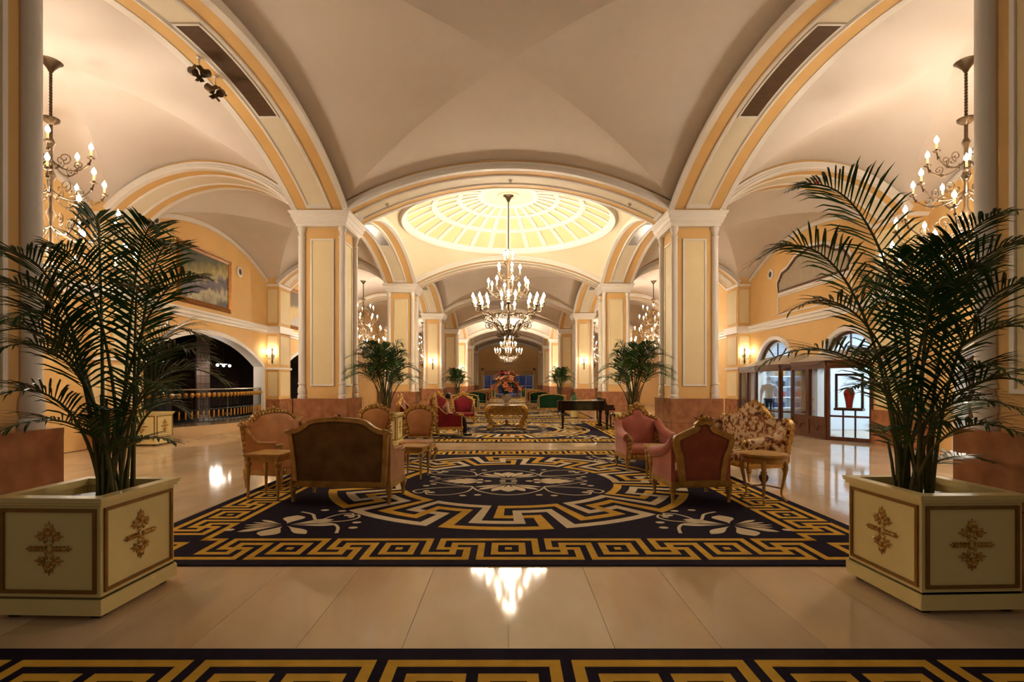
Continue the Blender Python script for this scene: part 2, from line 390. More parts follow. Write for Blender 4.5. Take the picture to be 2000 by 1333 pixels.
for i in range(NC):
    for s_ in (-1, 1):
        lab = f'{ORD[i]} square cream panelled column from the front, {SIDE[s_]} side of the central aisle'
        if first: col0.location = (s_*CX, cy(i), 0); col0['label'] = lab; first = False
        else: copy_tree(col0, None, (s_*CX, cy(i), 0), 0, label=lab)
for o in [o for o in bpy.data.objects if o.name.startswith('column')]: o['group'] = 'square columns along the central aisle'

# ---------------------------------------------------------------- arches
proto = {}
def arch_copy(key, axis, cen, h, label, vent, group):
    if key not in proto: proto[key] = make_arch(axis, cen, h, label, vent, group); return proto[key]
    return copy_tree(proto[key], None, (cen[0], cen[1], 0), 0, label=label)
for i in range(0, NC-1):
    for s_ in (-1, 1):
        v = [(-0.29, 0.31, M_GRILL if i == 0 else M_STEEL)]
        arch_copy(('l', i == 0, s_), 'y', (s_*CX, by(i)), HL, f'{ORD[i]} yellow soffit arch along the {SIDE[s_]} row of columns', v, 'arches along the column rows')
for i in range(1, NC):
    arch_copy(('t',), 'x', (0, cy(i)), HT, f'{ORD[i-1]} wide arch spanning the central aisle between columns', None, 'arches across the central aisle')
    for s_ in (-1, 1):
        arch_copy(('a',), 'x', (s_*AX, cy(i)), HA, f'{ORD[i-1]} narrow arch across the {SIDE[s_]} side aisle', None, 'arches across the side aisles')

# ---------------------------------------------------------------- vaults
def groin(hx, hy, n=20, ext=0):
    mb = MB(); e = 0.02                      # four webs that meet in crisp groins
    def z(x, y): return max(arcz(x, hx), arcz(y, hy)) + 0.115 + 0.125*max(abs(x)/hx, abs(y)/hy)
    for k in range(4):
        rows = []
        for j in range(n+1):
            t = j/n; row = []
            for i in range(n+1):
                u = (-1+2*i/n)*t
                x, y = {0: (u*hx, -t*hy), 1: (t*hx, u*hy), 2: (-u*hx, t*hy), 3: (-t*hx, -u*hy)}[k]
                row.append((x*(1+e/hx), y*(1+e/hy), z(x, y)))
            rows.append(row)
        mb.loft(rows, closed=False)
    if ext:
        rows = [[(sx*(hx+q), -hy+2*hy*i/40, arcz(-hy+2*hy*i/40, hy)+0.24) for i in range(41)] for sx in (-1, 1) for q in (0, ext)]
        mb.loft(rows[:2], closed=False); mb.loft(rows[2:], closed=False)
    return mb
vn = None; va = None
for i in range(0, NC-1):
    if i != 1:
        lab = f'{ORD[i]} plaster groin vault over the central aisle'
        if vn is None: vn = groin(HT, HL).build('ceiling', M_VAULT, None, True, loc=(0, by(i), 0)); o = vn
        else: o = inst(vn, None, (0, by(i), 0))
        tag(o, lab, 'ceiling', 'vaults over the central aisle', 'structure')
    for s_ in (-1, 1):
        lab = f'{ORD[i]} plaster groin vault over the {SIDE[s_]} side aisle'
        if va is None: va = groin(HA, HL, ext=WX-PX+.05).build('ceiling', M_VAULT, None, True, loc=(s_*AX, by(i), 0)); o = va
        else: o = inst(va, None, (s_*AX, by(i), 0))
        tag(o, lab, 'ceiling', 'vaults over the side aisles', 'structure')
# dome over the second bay
dome = thing('ceiling_dome', 'shallow coffered yellow dome with white ribs above the large chandelier', 'dome', (0, by(1), 0), kind='structure')
DR, DZ, DH = 3.42, 6.72, 1.0
RS = (DR*DR+DH*DH)/(2*DH)
def dz(r): return DZ + DH - RS + math.sqrt(RS*RS - r*r)
mb = MB(); NT = 144; rings = []
for k in range(9):
    t = k/8; ring = []
    for j in range(NT):
        a = 2*PI*j/NT; c_, s2 = math.cos(a), math.sin(a)
        m_ = 1/max(abs(c_)/(HT+.02), abs(s2)/(HL+.02)); ex, ey = c_*m_, s2*m_
        ze = max(arcz(ex, HT) if abs(abs(ey)-HL-.02) < 1e-3 else 0, arcz(ey, HL) if abs(abs(ex)-HT-.02) < 1e-3 else 0)+0.17
        if ze < 5: ze = 5.67
        r0x, r0y = DR*c_, DR*s2
        f = t; x = ex+(r0x-ex)*f; y = ey+(r0y-ey)*f; zz = ze+(DZ-ze)*math.sin(f*PI/2)
        ring.append((x, y, zz))
    rings.append(ring)
mb.loft(rings); mb.build('pendentive', M_PEND, dome, True)
mb = MB(); mb.loft([[(DR*r*math.cos(2*PI*j/96), DR*r*math.sin(2*PI*j/96), dz(DR*r)) for j in range(96)] for r in (1.0,.92,.84,.76,.68,.6,.52,.44,.36,.28,.2,.1,.01)])
mb.build('dome_shell', M_DOMEY, dome, True)
for rr, wd, th in ((3.38, 0.22, 0.10), (2.42, 0.19, 0.06), (1.62, 0.17, 0.06), (0.92, 0.18, 0.06)):
    pr = [(rr-wd/2, 0.03), (rr-wd/2, -th*0.6), (rr-wd/4, -th), (rr+wd/4, -th), (rr+wd/2, -th*0.5), (rr+wd/2, 0.03)]
    mb = MB(); mb.loft([[(p*math.cos(2*PI*j/96), p*math.sin(2*PI*j/96), dz(min(p, DR))+q) for j in range(96)] for p, q in pr]); mb.build('ring_rib', M_WHITE, dome, True)
mb = MB(); NR = 28; rings = []
for k in range(15):
    r = 0.95+(3.36-0.95)*k/14; hw = 0.05+0.05*(r/3.36)
    rings.append([(r, -hw, dz(r)+.03), (r, -hw, dz(r)-.03), (r, -hw*.5, dz(r)-.05), (r, hw*.5, dz(r)-.05), (r, hw, dz(r)-.03), (r, hw, dz(r)+.03)])
mb.loft(rings, True, True); rib0 = mb.build('meridian_rib', M_WHITE, dome, True)
for k in range(1, NR): inst(rib0, dome, rot=(0, 0, 2*PI*(k+.0)/NR))
MB().lathe([(0.02,7.80),(0.95,dz(0.95)+.02),(0.93,dz(0.93)-.03),(0.6,dz(.6)-.02),(0.36,dz(.36)-.025),(0.34,dz(.34)-.07),(0.26,dz(.26)-.08),(0.22,dz(.2)-.03),(0.02,dz(0)-.03)], 64).build('rosette', M_PEND, dome, True)

# ---------------------------------------------------------------- outer walls, piers
def lun(y, i): return arcz(y-by(i), HL)+0.27
def wall_strip(mb, x, ys, lo, hi):
    for a, b in zip(ys[:-1], ys[1:]):
        if b-a < 1e-6: continue
        e = 1e-5
        l0, l1, h0, h1 = lo(a+e), lo(b-e), hi(a+e), hi(b-e)
        mb.add([(x,a,l0),(x,b,l1),(x,b,h1),(x,a,h0)], [(0,1,2,3)])
def opening(c, hw, zs, rise):
    R = (hw*hw+rise*rise)/(2*rise)
    def f(y):
        d = y-c
        return 0.0 if abs(d) >= hw else zs+rise-R+math.sqrt(max(R*R-d*d, 0))
    return f
def reveal(mb, s_, c, hw, zs, rise, z0, depth, th, x0=WX, n=28):
    # archivolt: white band round an opening (face th wide) and the reveal going in by depth
    R = (hw*hw+rise*rise)/(2*rise); cz = zs+rise-R; am = math.asin(hw/R)
    pts = [(c-hw, z0, -1, 0)]
    for k in range(n+1):
        a = -am+2*am*k/n; pts.append((c+R*math.sin(a), cz+R*math.cos(a), math.sin(a), math.cos(a)))
    pts.append((c+hw, z0, 1, 0))
    xo = s_*(x0-0.06); xi = s_*(x0+depth); rings = []
    for y, z, ny, nz in pts:
        rings.append([(xi, y, z), (xo, y, z), (xo, y+ny*th*.8, z+nz*th*.8), (s_*(x0-0.02), y+ny*th, z+nz*th), (s_*(x0+0.02), y+ny*th, z+nz*th)])
    mb.loft(rings, closed=False)
    return mb
for s_ in (-1, 1):
    W = thing(f'wall_{SIDE[s_]}', f'yellow plastered outer wall of the {SIDE[s_]} side aisle with arched openings', 'wall', (0,0,0), kind='structure')
    for i in range(0, NC-1):
        ops = []
        if s_ < 0 and i in (1, 2): ops = [(by(i), 3.48, 2.15, 0.95)]
        if s_ > 0 and i in (1,): ops = [(14.75, 1.30, 1.95, 1.08), (18.75, 1.30, 1.95, 1.15)]
        if s_ > 0 and i == 0: ops = [(by(0)+0.6, 2.4, 1.95, 1.1)]
        fs_ = [opening(*q) for q in ops]
        ys = sorted(set([cy(i)+HW + (S-2*HW)*k/48 for k in range(49)] + [e for q in ops for e in (q[0]-q[1], q[0]+q[1])] + [q[0]+q[1]*t/10 for q in ops for t in range(-10, 11)]))
        mb = MB(); wall_strip(mb, s_*WX, ys, lambda y: max([0.0]+[f(y) for f in fs_]), lambda y: lun(y, i))
        mb.build('plaster', M_YEL, W)
        for q in ops:
            reveal(MB(), s_, *q, 0.0, 0.35, 0.16).build('archivolt', M_WHITE, W, True)
        # lunette moulding, cornice
        sweep_arc(MB(), 'y', (s_*WX, by(i)), HL, [(-s_*0.07,0.05),(-s_*0.07,0.14),(-s_*0.03,0.2),(s_*0.01,0.2),(s_*0.01,0.05)], n=32).build('lunette_moulding', M_WHITE, W, True)
        c_ = MB()
        y0, y1 = cy(i)+HW, cy(i+1)-HW
        prof = [(0.0,3.52),(0.05,3.52),(0.05,3.58),(0.10,3.62),(0.10,3.70),(0.14,3.74),(0.14,3.80),(0.0,3.80)]
        c_.loft([[(s_*(WX-p), y, z) for p, z in prof] for y in (y0, y1)], True, True); c_.build('cornice', M_WHITE, W)
    for i in range(0, NC):
        # pier
        pr = MB().box(s_*WX if s_ < 0 else PX, -PX if s_ < 0 else WX, cy(i)-HW, cy(i)+HW, 0.86, 5.42); pr.build('pier', M_YEL, W)
        xa, xb = (-WX, -PX) if s_ < 0 else (PX, WX)
        q = 0.05
        MB().box(xa-(q if s_ > 0 else 0), xb+(q if s_ < 0 else 0), cy(i)-HW-q, cy(i)+HW+q, 0, 0.86).build('marble_base', M_MARB, W)
        MB().taper(xa, xb, cy(i)-HW, cy(i)+HW, 5.42, 5.50, 0.06).build('pier_cap', M_WHITE, W)
        MB().box(xa-(0.1 if s_ < 0 else 0), xb+(0.1 if s_ > 0 else 0), cy(i)-HW-.02, cy(i)+HW+.02, 5.50, 7.0).build('pier_block', M_YEL, W)
        bd = MB()
        for z0, z1, d in ((3.52,3.80,0.09),(2.06,2.14,0.05)): bd.box(xa-d, xb+d, cy(i)-HW-d, cy(i)+HW+d, z0, z1)
        bd.build('pier_band', M_WHITE, W)
        for (z0, z1) in ((0.98, 1.96), (2.26, 3.40), (3.95, 5.28)):
            pm = MB().box(xa+.06, xb-.06, cy(i)-HW-.014, cy(i)-HW, z0, z1)
            xf = -s_*0.014; xw = (xb if s_ < 0 else xa)
            pm.box(min(xw, xw+xf), max(xw, xw+xf), cy(i)-HW+.1, cy(i)+HW-.1, z0, z1)
            pm.build('pier_panel', M_CREAM, W)
# end wall with the glazed doors
E = thing('wall_end', 'ochre end wall far down the lobby with glazed doors', 'wall', (0, 66.4, 0), kind='structure')
MB().box(-10, 10, 0, 0.3, 3.3, 7.5).box(-10, -3.45, 0, 0.3, 0, 3.3).box(3.45, 10, 0, 0.3, 0, 3.3).build('plaster', M_YEL, E)
D = thing('door_1', 'row of dark glazed doors with pale frames under a draped valance, far end of the lobby', 'door', (0, 66.35, 0), kind='structure')
MB().box(-3.45, -3.2, -.12, .2, 0, 3.35).box(3.2, 3.45, -.12, .2, 0, 3.35).box(-3.45, 3.45, -.12, .2, 3.1, 3.35).build('gilt_surround', M_GOLDP, D)
MB().box(-3.2, 3.2, -.1, .05, 2.5, 3.1).build('valance', M_GOLDD, D)
for k in range(7):
    x0 = -3.15+0.9*k
    for (z0, z1) in ((0.05, 1.05), (1.12, 2.4)):
        MB().box(x0+.04, x0+.86, 0.02, 0.05, z0, z1).build('pane', M_NIGHT, D)
    f = MB().box(x0, x0+.04, -.02, .06, 0, 2.5).box(x0+.86, x0+.9, -.02, .06, 0, 2.5).box(x0, x0+.9, -.02, .06, 1.05, 1.12).box(x0, x0+.9, -.02, .06, 2.4, 2.5)
    f.build('door_frame', M_WHITE, D)
# ---------------------------------------------------------------- chandeliers and sconces
def spiral(c, r0, turns, ax, az, n=14, start=0.0, sgn=1):
    # spiral in the plane of unit vectors ax, az around c
    return [c + ax*(r0*(1-0.8*k/n)*math.cos(start+sgn*2*PI*turns*k/n)) + az*(r0*(1-0.8*k/n)*math.sin(start+sgn*2*PI*turns*k/n)) for k in range(n+1)]
X_, Y_, Z_ = Vector((1,0,0)), Vector((0,1,0)), Vector((0,0,1))
def arm_mesh(r, h, th=0.012, curl=0.09):
    """scrolling arm in the local xz plane, from the shaft (0,0,0) to the candle cup (r,0,h)"""
    mb = MB()
    path = crom([(0.02,0,0.02),(r*.28,0,-.10*r-.03),(r*.62,0,-.16*r-.02),(r*.92,0,h*.25-.02),(r,0,h-0.02)], 7)
    mb.tube(path, [th*(1.2-.4*k/len(path)) for k in range(len(path))], 6)
    mb.tube(spiral(Vector((r*.34,0,curl*.9)), curl, 1.3, X_, Z_, 16, -PI/2), th*.6, 5)
    mb.tube(spiral(Vector((r*.70,0,-.16*r+curl*.9)), curl*.8, 1.3, X_, Z_, 14, -PI/2, -1), th*.6, 5)
    for k in (0.2, 0.5, 0.8):
        p = path[int(k*(len(path)-1))]; mb.ball(p, th*2.0, 6, 4, 1, 1, 1.3)
    mb.lathe([(0.006,h-.03),(0.02,h-.025),(0.05,h-.008),(0.055,h),(0.02,h+.004),(0.018,h+.03)], 10, (r, 0, 0))
    return mb
_c = MB().lathe([(0.013,0.0),(0.014,0.10),(0.012,0.11)], 8); _b = MB().lathe([(0.008,0.0),(0.024,0.02),(0.030,0.04),(0.024,0.065),(0.010,0.09),(0.002,0.11)], 10)
CANDLE = _c.build('candle', M_CANDLE, None, True); BULBO = _b.build('bulb', M_BULB, None, True)
def candle_at(parent, p, s=1.0):
    c = inst(CANDLE, parent, p, scale=s); b = inst(BULBO, parent, (p[0], p[1], p[2]+0.11*s), scale=s); return c, b
def tier(root, z, r, h, n, a0=0.0, s=1.0, th=0.012, data={}):
    key = (round(r, 3), round(h, 3), th)
    for k in range(n):
        a = a0+2*PI*k/n
        if key not in data: data[key] = arm_mesh(r, h, th, 0.06+0.06*r).build('arm', M_BRONZE, root, True); arm = data[key]
        else: arm = inst(data[key], root)
        arm.location = (0, 0, z); arm.rotation_euler = (0, 0, a)
        candle_at(arm, (r, 0, h), s)
def nave_chandelier(loc, label, k=1.0):
    root = thing('chandelier', label, 'chandelier', loc, group='tall chandeliers over the central aisle')
    MB().lathe([(0.02,7.72),(0.17,7.70),(0.17,7.66),(0.10,7.62),(0.06,7.52),(0.02,7.45)], 20).build('canopy', M_BRONZE, root, True)
    ch = MB()
    for j in range(34): ch.ball((0, 0, 5.90+1.56*j/33), 0.022, 6, 4, 1, 1, 1.5)
    ch.tube([(0,0,5.85),(0,0,7.5)], 0.008, 6); ch.build('chain', M_BRONZE, root, True)
    MB().lathe([(0.01,3.02),(0.05,3.06),(0.03,3.12),(0.10,3.22),(0.12,3.32),(0.06,3.45),(0.05,3.9),(0.09,4.0),(0.05,4.12),(0.04,4.45),(0.08,4.55),(0.04,4.65),(0.03,4.9),(0.07,5.0),(0.03,5.1),(0.025,5.4),(0.06,5.48),(0.02,5.55),(0.02,5.8),(0.12,5.84),(0.13,5.87),(0.02,5.9)], 16).build('shaft', M_BRONZE, root, True)
    # bottom basket: curling ribs with bead strings
    rib = MB()
    rib.tube(crom([(0.06,0,3.18),(0.20,0,3.12),(0.34,0,3.26),(0.52,0,3.44),(0.74,0,3.52)], 6), 0.020, 6)
    rib.tube(spiral(Vector((0.66,0,3.40)), 0.10, 1.2, X_, Z_, 14, PI/3, -1), 0.013, 5)
    rib.tube(spiral(Vector((0.30,0,3.10)), 0.09, 1.2, X_, Z_, 14, PI/2, -1), 0.016, 5)
    r0 = rib.build('basket_scroll', M_BRONZE, root, True)
    for j in range(1, 12): inst(r0, root, rot=(0, 0, 2*PI*j/12))
    rnd = random.Random(5); bd = MB()
    for j in range(220):
        t = rnd.random(); a = rnd.random()*2*PI; rr = 0.12+0.62*t; z = 3.26+0.42*t*t+0.30*(1-abs(2*t-1))*rnd.random()
        bd.ball((rr*math.cos(a), rr*math.sin(a), z), 0.020, 5, 3, 1, 1, 1.6)
    bd.build('crystal_beads', M_CRYST, root)['kind'] = 'stuff'
    # six big arms each with a crown of candles
    big = MB()
    big.tube(crom([(0.05,0,3.45),(0.30,0,3.38),(0.55,0,3.52),(0.72,0,3.78),(0.95,0,3.82),(1.04,0,3.98)], 7), 0.024, 6)
    big.tube(spiral(Vector((0.86,0,3.66)), 0.13, 1.3, X_, Z_, 16, PI/2, -1), 0.015, 5)
    big.tube(spiral(Vector((0.48,0,3.72)), 0.12, 1.3, X_, Z_, 16, -PI/2, 1), 0.015, 5)
    big.lathe([(0.01,3.95),(0.05,3.98),(0.09,4.01),(0.03,4.04)], 10, (1.04,0,0))
    for j in range(6):
        a = 2*PI*j/6; c_, s2 = math.cos(a), math.sin(a)
        big.tube(crom([(1.04,0,4.0),(1.04+.12*c_,.12*s2,3.93),(1.04+.23*c_,.23*s2,3.96),(1.04+.25*c_,.25*s2,4.03)], 4), 0.010, 5)
        big.lathe([(0.006,4.02),(0.045,4.04),(0.048,4.05),(0.015,4.055)], 8, (1.04+.25*c_, .25*s2, 0))
    b0 = big.build('arm', M_BRONZE, root, True)
    for q in range(6):
        arm = b0 if q == 0 else inst(b0, root)
        arm.rotation_euler = (0, 0, 2*PI*(q+.5)/6)
        for j in range(6):
            a = 2*PI*j/6; candle_at(arm, (1.04+.25*math.cos(a), .25*math.sin(a), 4.05), 1.5)
    tier(root, 4.48, 0.66, 0.14, 8, 0.2, 1.5, 0.013)
    tier(root, 4.98, 0.38, 0.12, 5, 0.0, 1.5, 0.0125)
    tier(root, 5.45, 0.16, 0.10, 3, 0.4, 1.5, 0.0121)
    for q in range(6):
        a = 2*PI*(q+.5)/6; lamp('crown_light', (1.04*math.cos(a), 1.04*math.sin(a), 4.27), K_NAVE*k*0.14, r=0.10, parent=root)
    lamp('tier_light', (0, -.45, 4.85), K_NAVE*k*0.045, r=0.10, parent=root); lamp('tier_light', (0, .45, 4.85), K_NAVE*k*0.045, r=0.10, parent=root)
    lamp('top_light', (0.15, -.15, 5.8), K_NAVE*k*0.015, r=0.08, parent=root)
    return root
nave_chandelier((0, by(1), 0), 'large tiered candle chandelier hanging from the coffered dome')
nv2 = nave_chandelier((0, by(4), 0), 'smaller-looking lit chandelier far down the central aisle below the first one', 1.5)
for ch in list(nv2.children):
    if ch.name.startswith(('canopy',)): ch.location.z = -1.0
def aisle_chandelier(loc, label):
    root = thing('chandelier', label, 'chandelier', loc, group='candle chandeliers of the side aisles')
    MB().lathe([(0.02,6.66),(0.15,6.65),(0.16,6.60),(0.12,6.57),(0.05,6.48),(0.02,6.42)], 18).build('canopy', M_BRONZE, root, True)
    ch = MB()
    for j in range(16): ch.ball((0, 0, 5.72+.72*j/15), 0.025, 6, 4, 1, 1, 1.4)
    ch.build('chain', M_BRONZE, root, True)
    MB().lathe([(0.01,2.75),(0.05,2.8),(0.03,2.86),(0.10,2.98),(0.07,3.15),(0.03,3.25),(0.035,3.5),(0.07,3.6),(0.03,3.7),(0.03,4.1),(0.07,4.2),(0.03,4.3),(0.03,4.7),(0.07,4.8),(0.03,4.9),(0.03,5.25),(0.06,5.32),(0.025,5.4),(0.025,5.6),(0.11,5.66),(0.12,5.70),(0.02,5.74)], 14).build('shaft', M_BRONZE, root, True)
    rib = MB()
    rib.tube(crom([(0.03,0,2.92),(0.16,0,2.95),(0.20,0,3.15),(0.10,0,3.35),(0.03,0,3.45)], 5), 0.010, 5)
    r0 = rib.build('basket_scroll', M_BRONZE, root, True)
    for j in range(1, 8): inst(r0, root, rot=(0, 0, 2*PI*j/8))
    for z, r, n, a0, in ((3.42, 1.08, 10, 0.12), (3.98, 0.90, 8, 0.3), (4.55, 0.68, 7, 0.0), (5.02, 0.52, 5, 0.35)):
        tier(root, z, r, 0.14, n, a0, 1.1)
    for z, e in ((3.72, .66), (4.30, .34)):
        for a in (0.6, 0.6+PI): lamp('tier_light', (0.4*math.cos(a), 0.4*math.sin(a), z), K_AISLE*e*.5, r=0.10, parent=root)
    return root
ac0 = aisle_chandelier((-7.2, by(0), 0), 'iron candle chandelier half hidden behind the palm on the left')
copy_tree(ac0, None, (7.2, by(0), 0), 0.4, label='iron candle chandelier hanging behind the tall palm on the right')
for i, s_, lab in ((2, -1, 'candle chandelier seen just right of the second left column'), (2, 1, 'candle chandelier seen just left of the second right column'),
                   (4, -1, 'distant candle chandelier in the left side aisle'), (4, 1, 'distant candle chandelier in the right side aisle')):
    copy_tree(ac0, None, (s_*7.24, by(i), 0), 0.3, label=lab)
def sconce(loc, rz, label):
    root = thing('wall_sconce', label, 'sconce', loc, rz, group='two-candle wall sconces')
    MB().lathe([(0.02,-.32),(0.035,-.25),(0.02,-.1),(0.05,0),(0.02,.12),(0.035,.22),(0.015,.3)], 10, (0,-.03,0)).build('backplate', M_BRONZE, root, True)
    for s_ in (-1, 1):
        a = MB(); a.tube(crom([(0,-.04,-.05),(s_*.06,-.10,-.14),(s_*.13,-.16,-.10),(s_*.15,-.18,0)], 6), 0.010, 5)
        a.tube(spiral(Vector((s_*.08,-.11,-.06)), .04, 1.2, X_*s_, Z_, 12, 0), 0.007, 5)
        a.lathe([(0.006,-.02),(0.04,0),(0.042,.008),(0.01,.012)], 8, (s_*.15,-.18,0))
        ao = a.build('arm', M_BRONZE, root, True); candle_at(ao, (s_*.15, -.18, .01), 1.0)
    lamp('sconce_light', (0, -.34, .16), K_SCONCE, r=0.08, parent=root)
    return root
sconce((-9.5, cy(2)-HW-.014, 2.62), 0, 'two-candle sconce on the pier by the bar arch')
sconce((9.5, cy(2)-HW-.014, 2.62), 0, 'two-candle sconce on the pier above the clothes shop corner')
for s_ in (-1, 1):
    sconce((s_*CX, cy(3)-0.468, 2.6), 0, f'sconce on the {"left" if s_ < 0 else "right"} column where the third palms stand')
    sconce((s_*CX, cy(5)-0.468, 2.6), 0, f'tiny distant sconce on the far {"left" if s_ < 0 else "right"} column')
bpy.data.objects.remove(CANDLE); bpy.data.objects.remove(BULBO)
# ---------------------------------------------------------------- carpets
CT = 0.012
class Flat:
    def __init__(s, z): s.z0 = CT-0.004; s.z = z; s.mb = MB()
    def poly(s, pts): s.mb.prism_z(pts, s.z0, s.z) if len(pts) > 2 else None
    def rect(s, x0, x1, y0, y1): s.poly([(x0,y0),(x1,y0),(x1,y1),(x0,y1)])
    def stroke(s, pts, w):
        n = len(pts); L = []; R = []
        for i in range(n):
            t = Vector(pts[min(i+1,n-1)])-Vector(pts[max(i-1,0)]); t = Vector((t[0],t[1])); t.normalize()
            ww = w[i] if isinstance(w, list) else w
            L.append((pts[i][0]-t.y*ww/2, pts[i][1]+t.x*ww/2)); R.append((pts[i][0]+t.y*ww/2, pts[i][1]-t.x*ww/2))
        vs = [(x,y,s.z) for x,y in L]+[(x,y,s.z) for x,y in R]
        s.mb.add(vs, [(i+n, i+1+n, i+1, i) for i in range(n-1)])
    def petal(s, c, a, l, w, r0=0.0):
        pts = []
        for k in range(13):
            t = k/12; wd = w*math.sin(PI*min(t**1.8, 1))*0.5
            pts.append((r0+l*t, wd))
        pts += [(x, -y) for x, y in reversed(pts[1:-1])]
        ca, sa = math.cos(a), math.sin(a)
        vs = [(c[0]+x*ca-y*sa, c[1]+x*sa+y*ca, s.z) for x, y in pts]
        s.mb.add(vs, [tuple(range(len(vs)))])
    def dot(s, c, rx, ry=None):
        ry = ry or rx; s.mb.add([(c[0]+rx*math.cos(2*PI*k/14), c[1]+ry*math.sin(2*PI*k/14), s.z) for k in range(14)], [tuple(range(14))])
def make_carpet():
    root = thing('carpet', '', 'carpet', (0,0,0), group='navy greek-key carpets')
    H = CARP_H
    MB().box(-H, H, -H, H, 0.0005, CT).build('pile_ground', M_NAVY, root)
    # border: rows of cells; row 0 inner, row 8 outer; u along the side
    B0, B1 = 2.925, 3.525; cell = (B1-B0)/9; per = 1.01; cw = per/16
    g = Flat(CT+0.0020)
    for side in range(4):
        def put(u0, u1, r0, r1):
            y0 = -(B0+cell*r0); y1 = -(B0+cell*(r1+1)); pts = [(u0,y0),(u0,y1),(u1,y1),(u1,y0)]
            ca, sa = math.cos(side*PI/2), math.sin(side*PI/2)
            g.poly([(x*ca-y*sa, x*sa+y*ca) for x, y in pts])
        keys = [(k+.5)*per for k in range(-3, 3)]
        for i, kc in enumerate(keys):
            x = lambda c: kc+(c-8)*cw
            put(x(3.5), x(4.5), 0, 6); put(x(4.5), x(7.5), 6, 6); put(x(7.5), x(8.5), 2, 6); put(x(8.5), x(11.5), 2, 2); put(x(11.5), x(12.5), 2, 8)
            put(x(5.5), x(6.5), 0, 4); put(x(6.5), x(7.5), 4, 4); put(x(8.5), x(9.5), 4, 4); put(x(9.5), x(10.5), 4, 8)
            r_end = x(19.5) if i < 5 else B0+cell
            put(x(6.5), r_end, 0, 0)
            put(x(12.5), x(25.5) if i < 5 else B1, 8, 8)
            if i == 0: put(-B0-cell, x(3.5), 0, 0); put(-B1, x(9.5), 8, 8)
        sq = [k*per for k in range(-2, 3)]
        for q in sq:
            a = 2.5*cw
            put(q-a, q+a, 2, 2); put(q-a, q+a, 6, 6); put(q-a, q-a+cw, 3, 5); put(q+a-cw, q+a, 3, 5); put(q-.5*cw, q+.5*cw, 4, 4)
        a = 2.9*cell; q = (B0+B1)/2+0.01      # corner coil
        put(q-a, q+a-.02, 2, 2); put(q-a, q-a+cell, 3, 6); put(q-a+cell, q+a-.02, 6, 6); put(q+a-cell-.02, q+a-.02, 4, 5); put(q-.7*cell, q+a-cell-.02, 4, 4)
    g.mb.build('border_key_pattern', M_CYEL, root)
    # ring of interlaced keys, two colours
    r0, r1 = 1.60, 2.64; cr = (r1-r0)/9
    fy, fc = Flat(CT+0.0020), Flat(CT+0.0023)
    for k in range(12):
        base = math.radians(30*k+3)
        def pol(f, c0, c1, q0, q1):
            a0, a1 = base+math.radians(3*(c0-8)), base+math.radians(3*(c1-8)); ra, rb = r0+cr*q0, r0+cr*(q1+1)
            n = max(1, int((c1-c0)/1.0)); inn = [(ra*math.sin(a0+(a1-a0)*i/n), -ra*math.cos(a0+(a1-a0)*i/n)) for i in range(n+1)]
            out = [(rb*math.sin(a0+(a1-a0)*i/n), -rb*math.cos(a0+(a1-a0)*i/n)) for i in range(n+1)]
            f.poly(out+inn[::-1])
        A, Bf = (fy, fc) if k % 2 else (fc, fy)
        pol(A,3.5,4.5,0,6); pol(A,4.5,7.5,6,6); pol(A,7.5,8.5,2,6); pol(A,8.5,11.5,2,2); pol(A,11.5,12.5,2,8)
        pol(Bf,5.5,6.5,0,4); pol(Bf,6.5,7.5,4,4); pol(Bf,8.5,9.5,4,4); pol(Bf,9.5,10.5,4,8)
        pol(Bf,6.5,13.5,0,0); pol(A,12.5,19.5,8,8)
    fy.mb.build('ring_key_yellow', M_CYEL, root); fc.mb.build('ring_key_cream', M_CCRM, root)
    # centre flowers
    f = Flat(CT+0.0022)
    for sx in (-1, 1):
        for a, l, wd in ((0,.62,.10),(.16,.55,.09),(-.16,.55,.09),(.34,.46,.09),(-.34,.46,.09),(.56,.34,.08),(-.56,.34,.08)):
            f.petal((sx*.36, 0), a if sx > 0 else PI-a, l, wd, 0.06)
        for a in (.95, -.95): f.petal((sx*.36,0), a if sx > 0 else PI-a, .16, .10, 0.04)
        f.dot((sx*.32, 0), .06, .05)
        for sy in (-1, 1):
            f.stroke([tuple(p)[:2] for p in crom([(sx*.52,sy*.42,0),(sx*.80,sy*.30,0),(sx*1.12,sy*.10,0),(sx*1.22,0,0)], 6)], .025)
            f.stroke([tuple(p)[:2] for p in crom([(sx*.52,sy*.50,0),(sx*.60,sy*.80,0),(sx*.85,sy*.98,0),(sx*1.10,sy*.95,0),(sx*1.16,sy*.80,0),(sx*1.26,sy*.86,0),(sx*1.34,sy*.72,0),(sx*1.20,sy*.58,0),(sx*.85,sy*.46,0),(sx*.52,sy*.44,0)], 6)], .028)
            f.dot((sx*1.08, sy*.82), .06, .045); f.dot((sx*1.16, sy*.72), .05, .04)
            for q in ((1.22,.36),(1.13,.24),(.42,.98),(.62,1.02)): f.dot((sx*q[0], sy*q[1]), .05, .04)
    for sy in (-1, 1):
        for a, l, wd in ((0,.50,.22),(.42,.52,.14),(-.42,.52,.14),(.80,.55,.11),(-.80,.55,.11),(1.12,.50,.08),(-1.12,.50,.08)):
            f.petal((0, sy*.22), sy*PI/2+a, l, wd, 0.05)
        f.stroke([tuple(p)[:2] for p in crom([(-.54,sy*.42,0),(-.42,sy*.72,0),(-.2,sy*.92,0),(0,sy*.98,0),(.2,sy*.92,0),(.42,sy*.72,0),(.54,sy*.42,0)], 6)], .03)
        f.stroke([(-.12,sy*.17),(.12,sy*.17)], .05)
    for sx in (-1, 1):
        for sy in (-1, 1): f.rect(sx*.09-.045, sx*.09+.045, sy*.04-.018, sy*.04+.018)
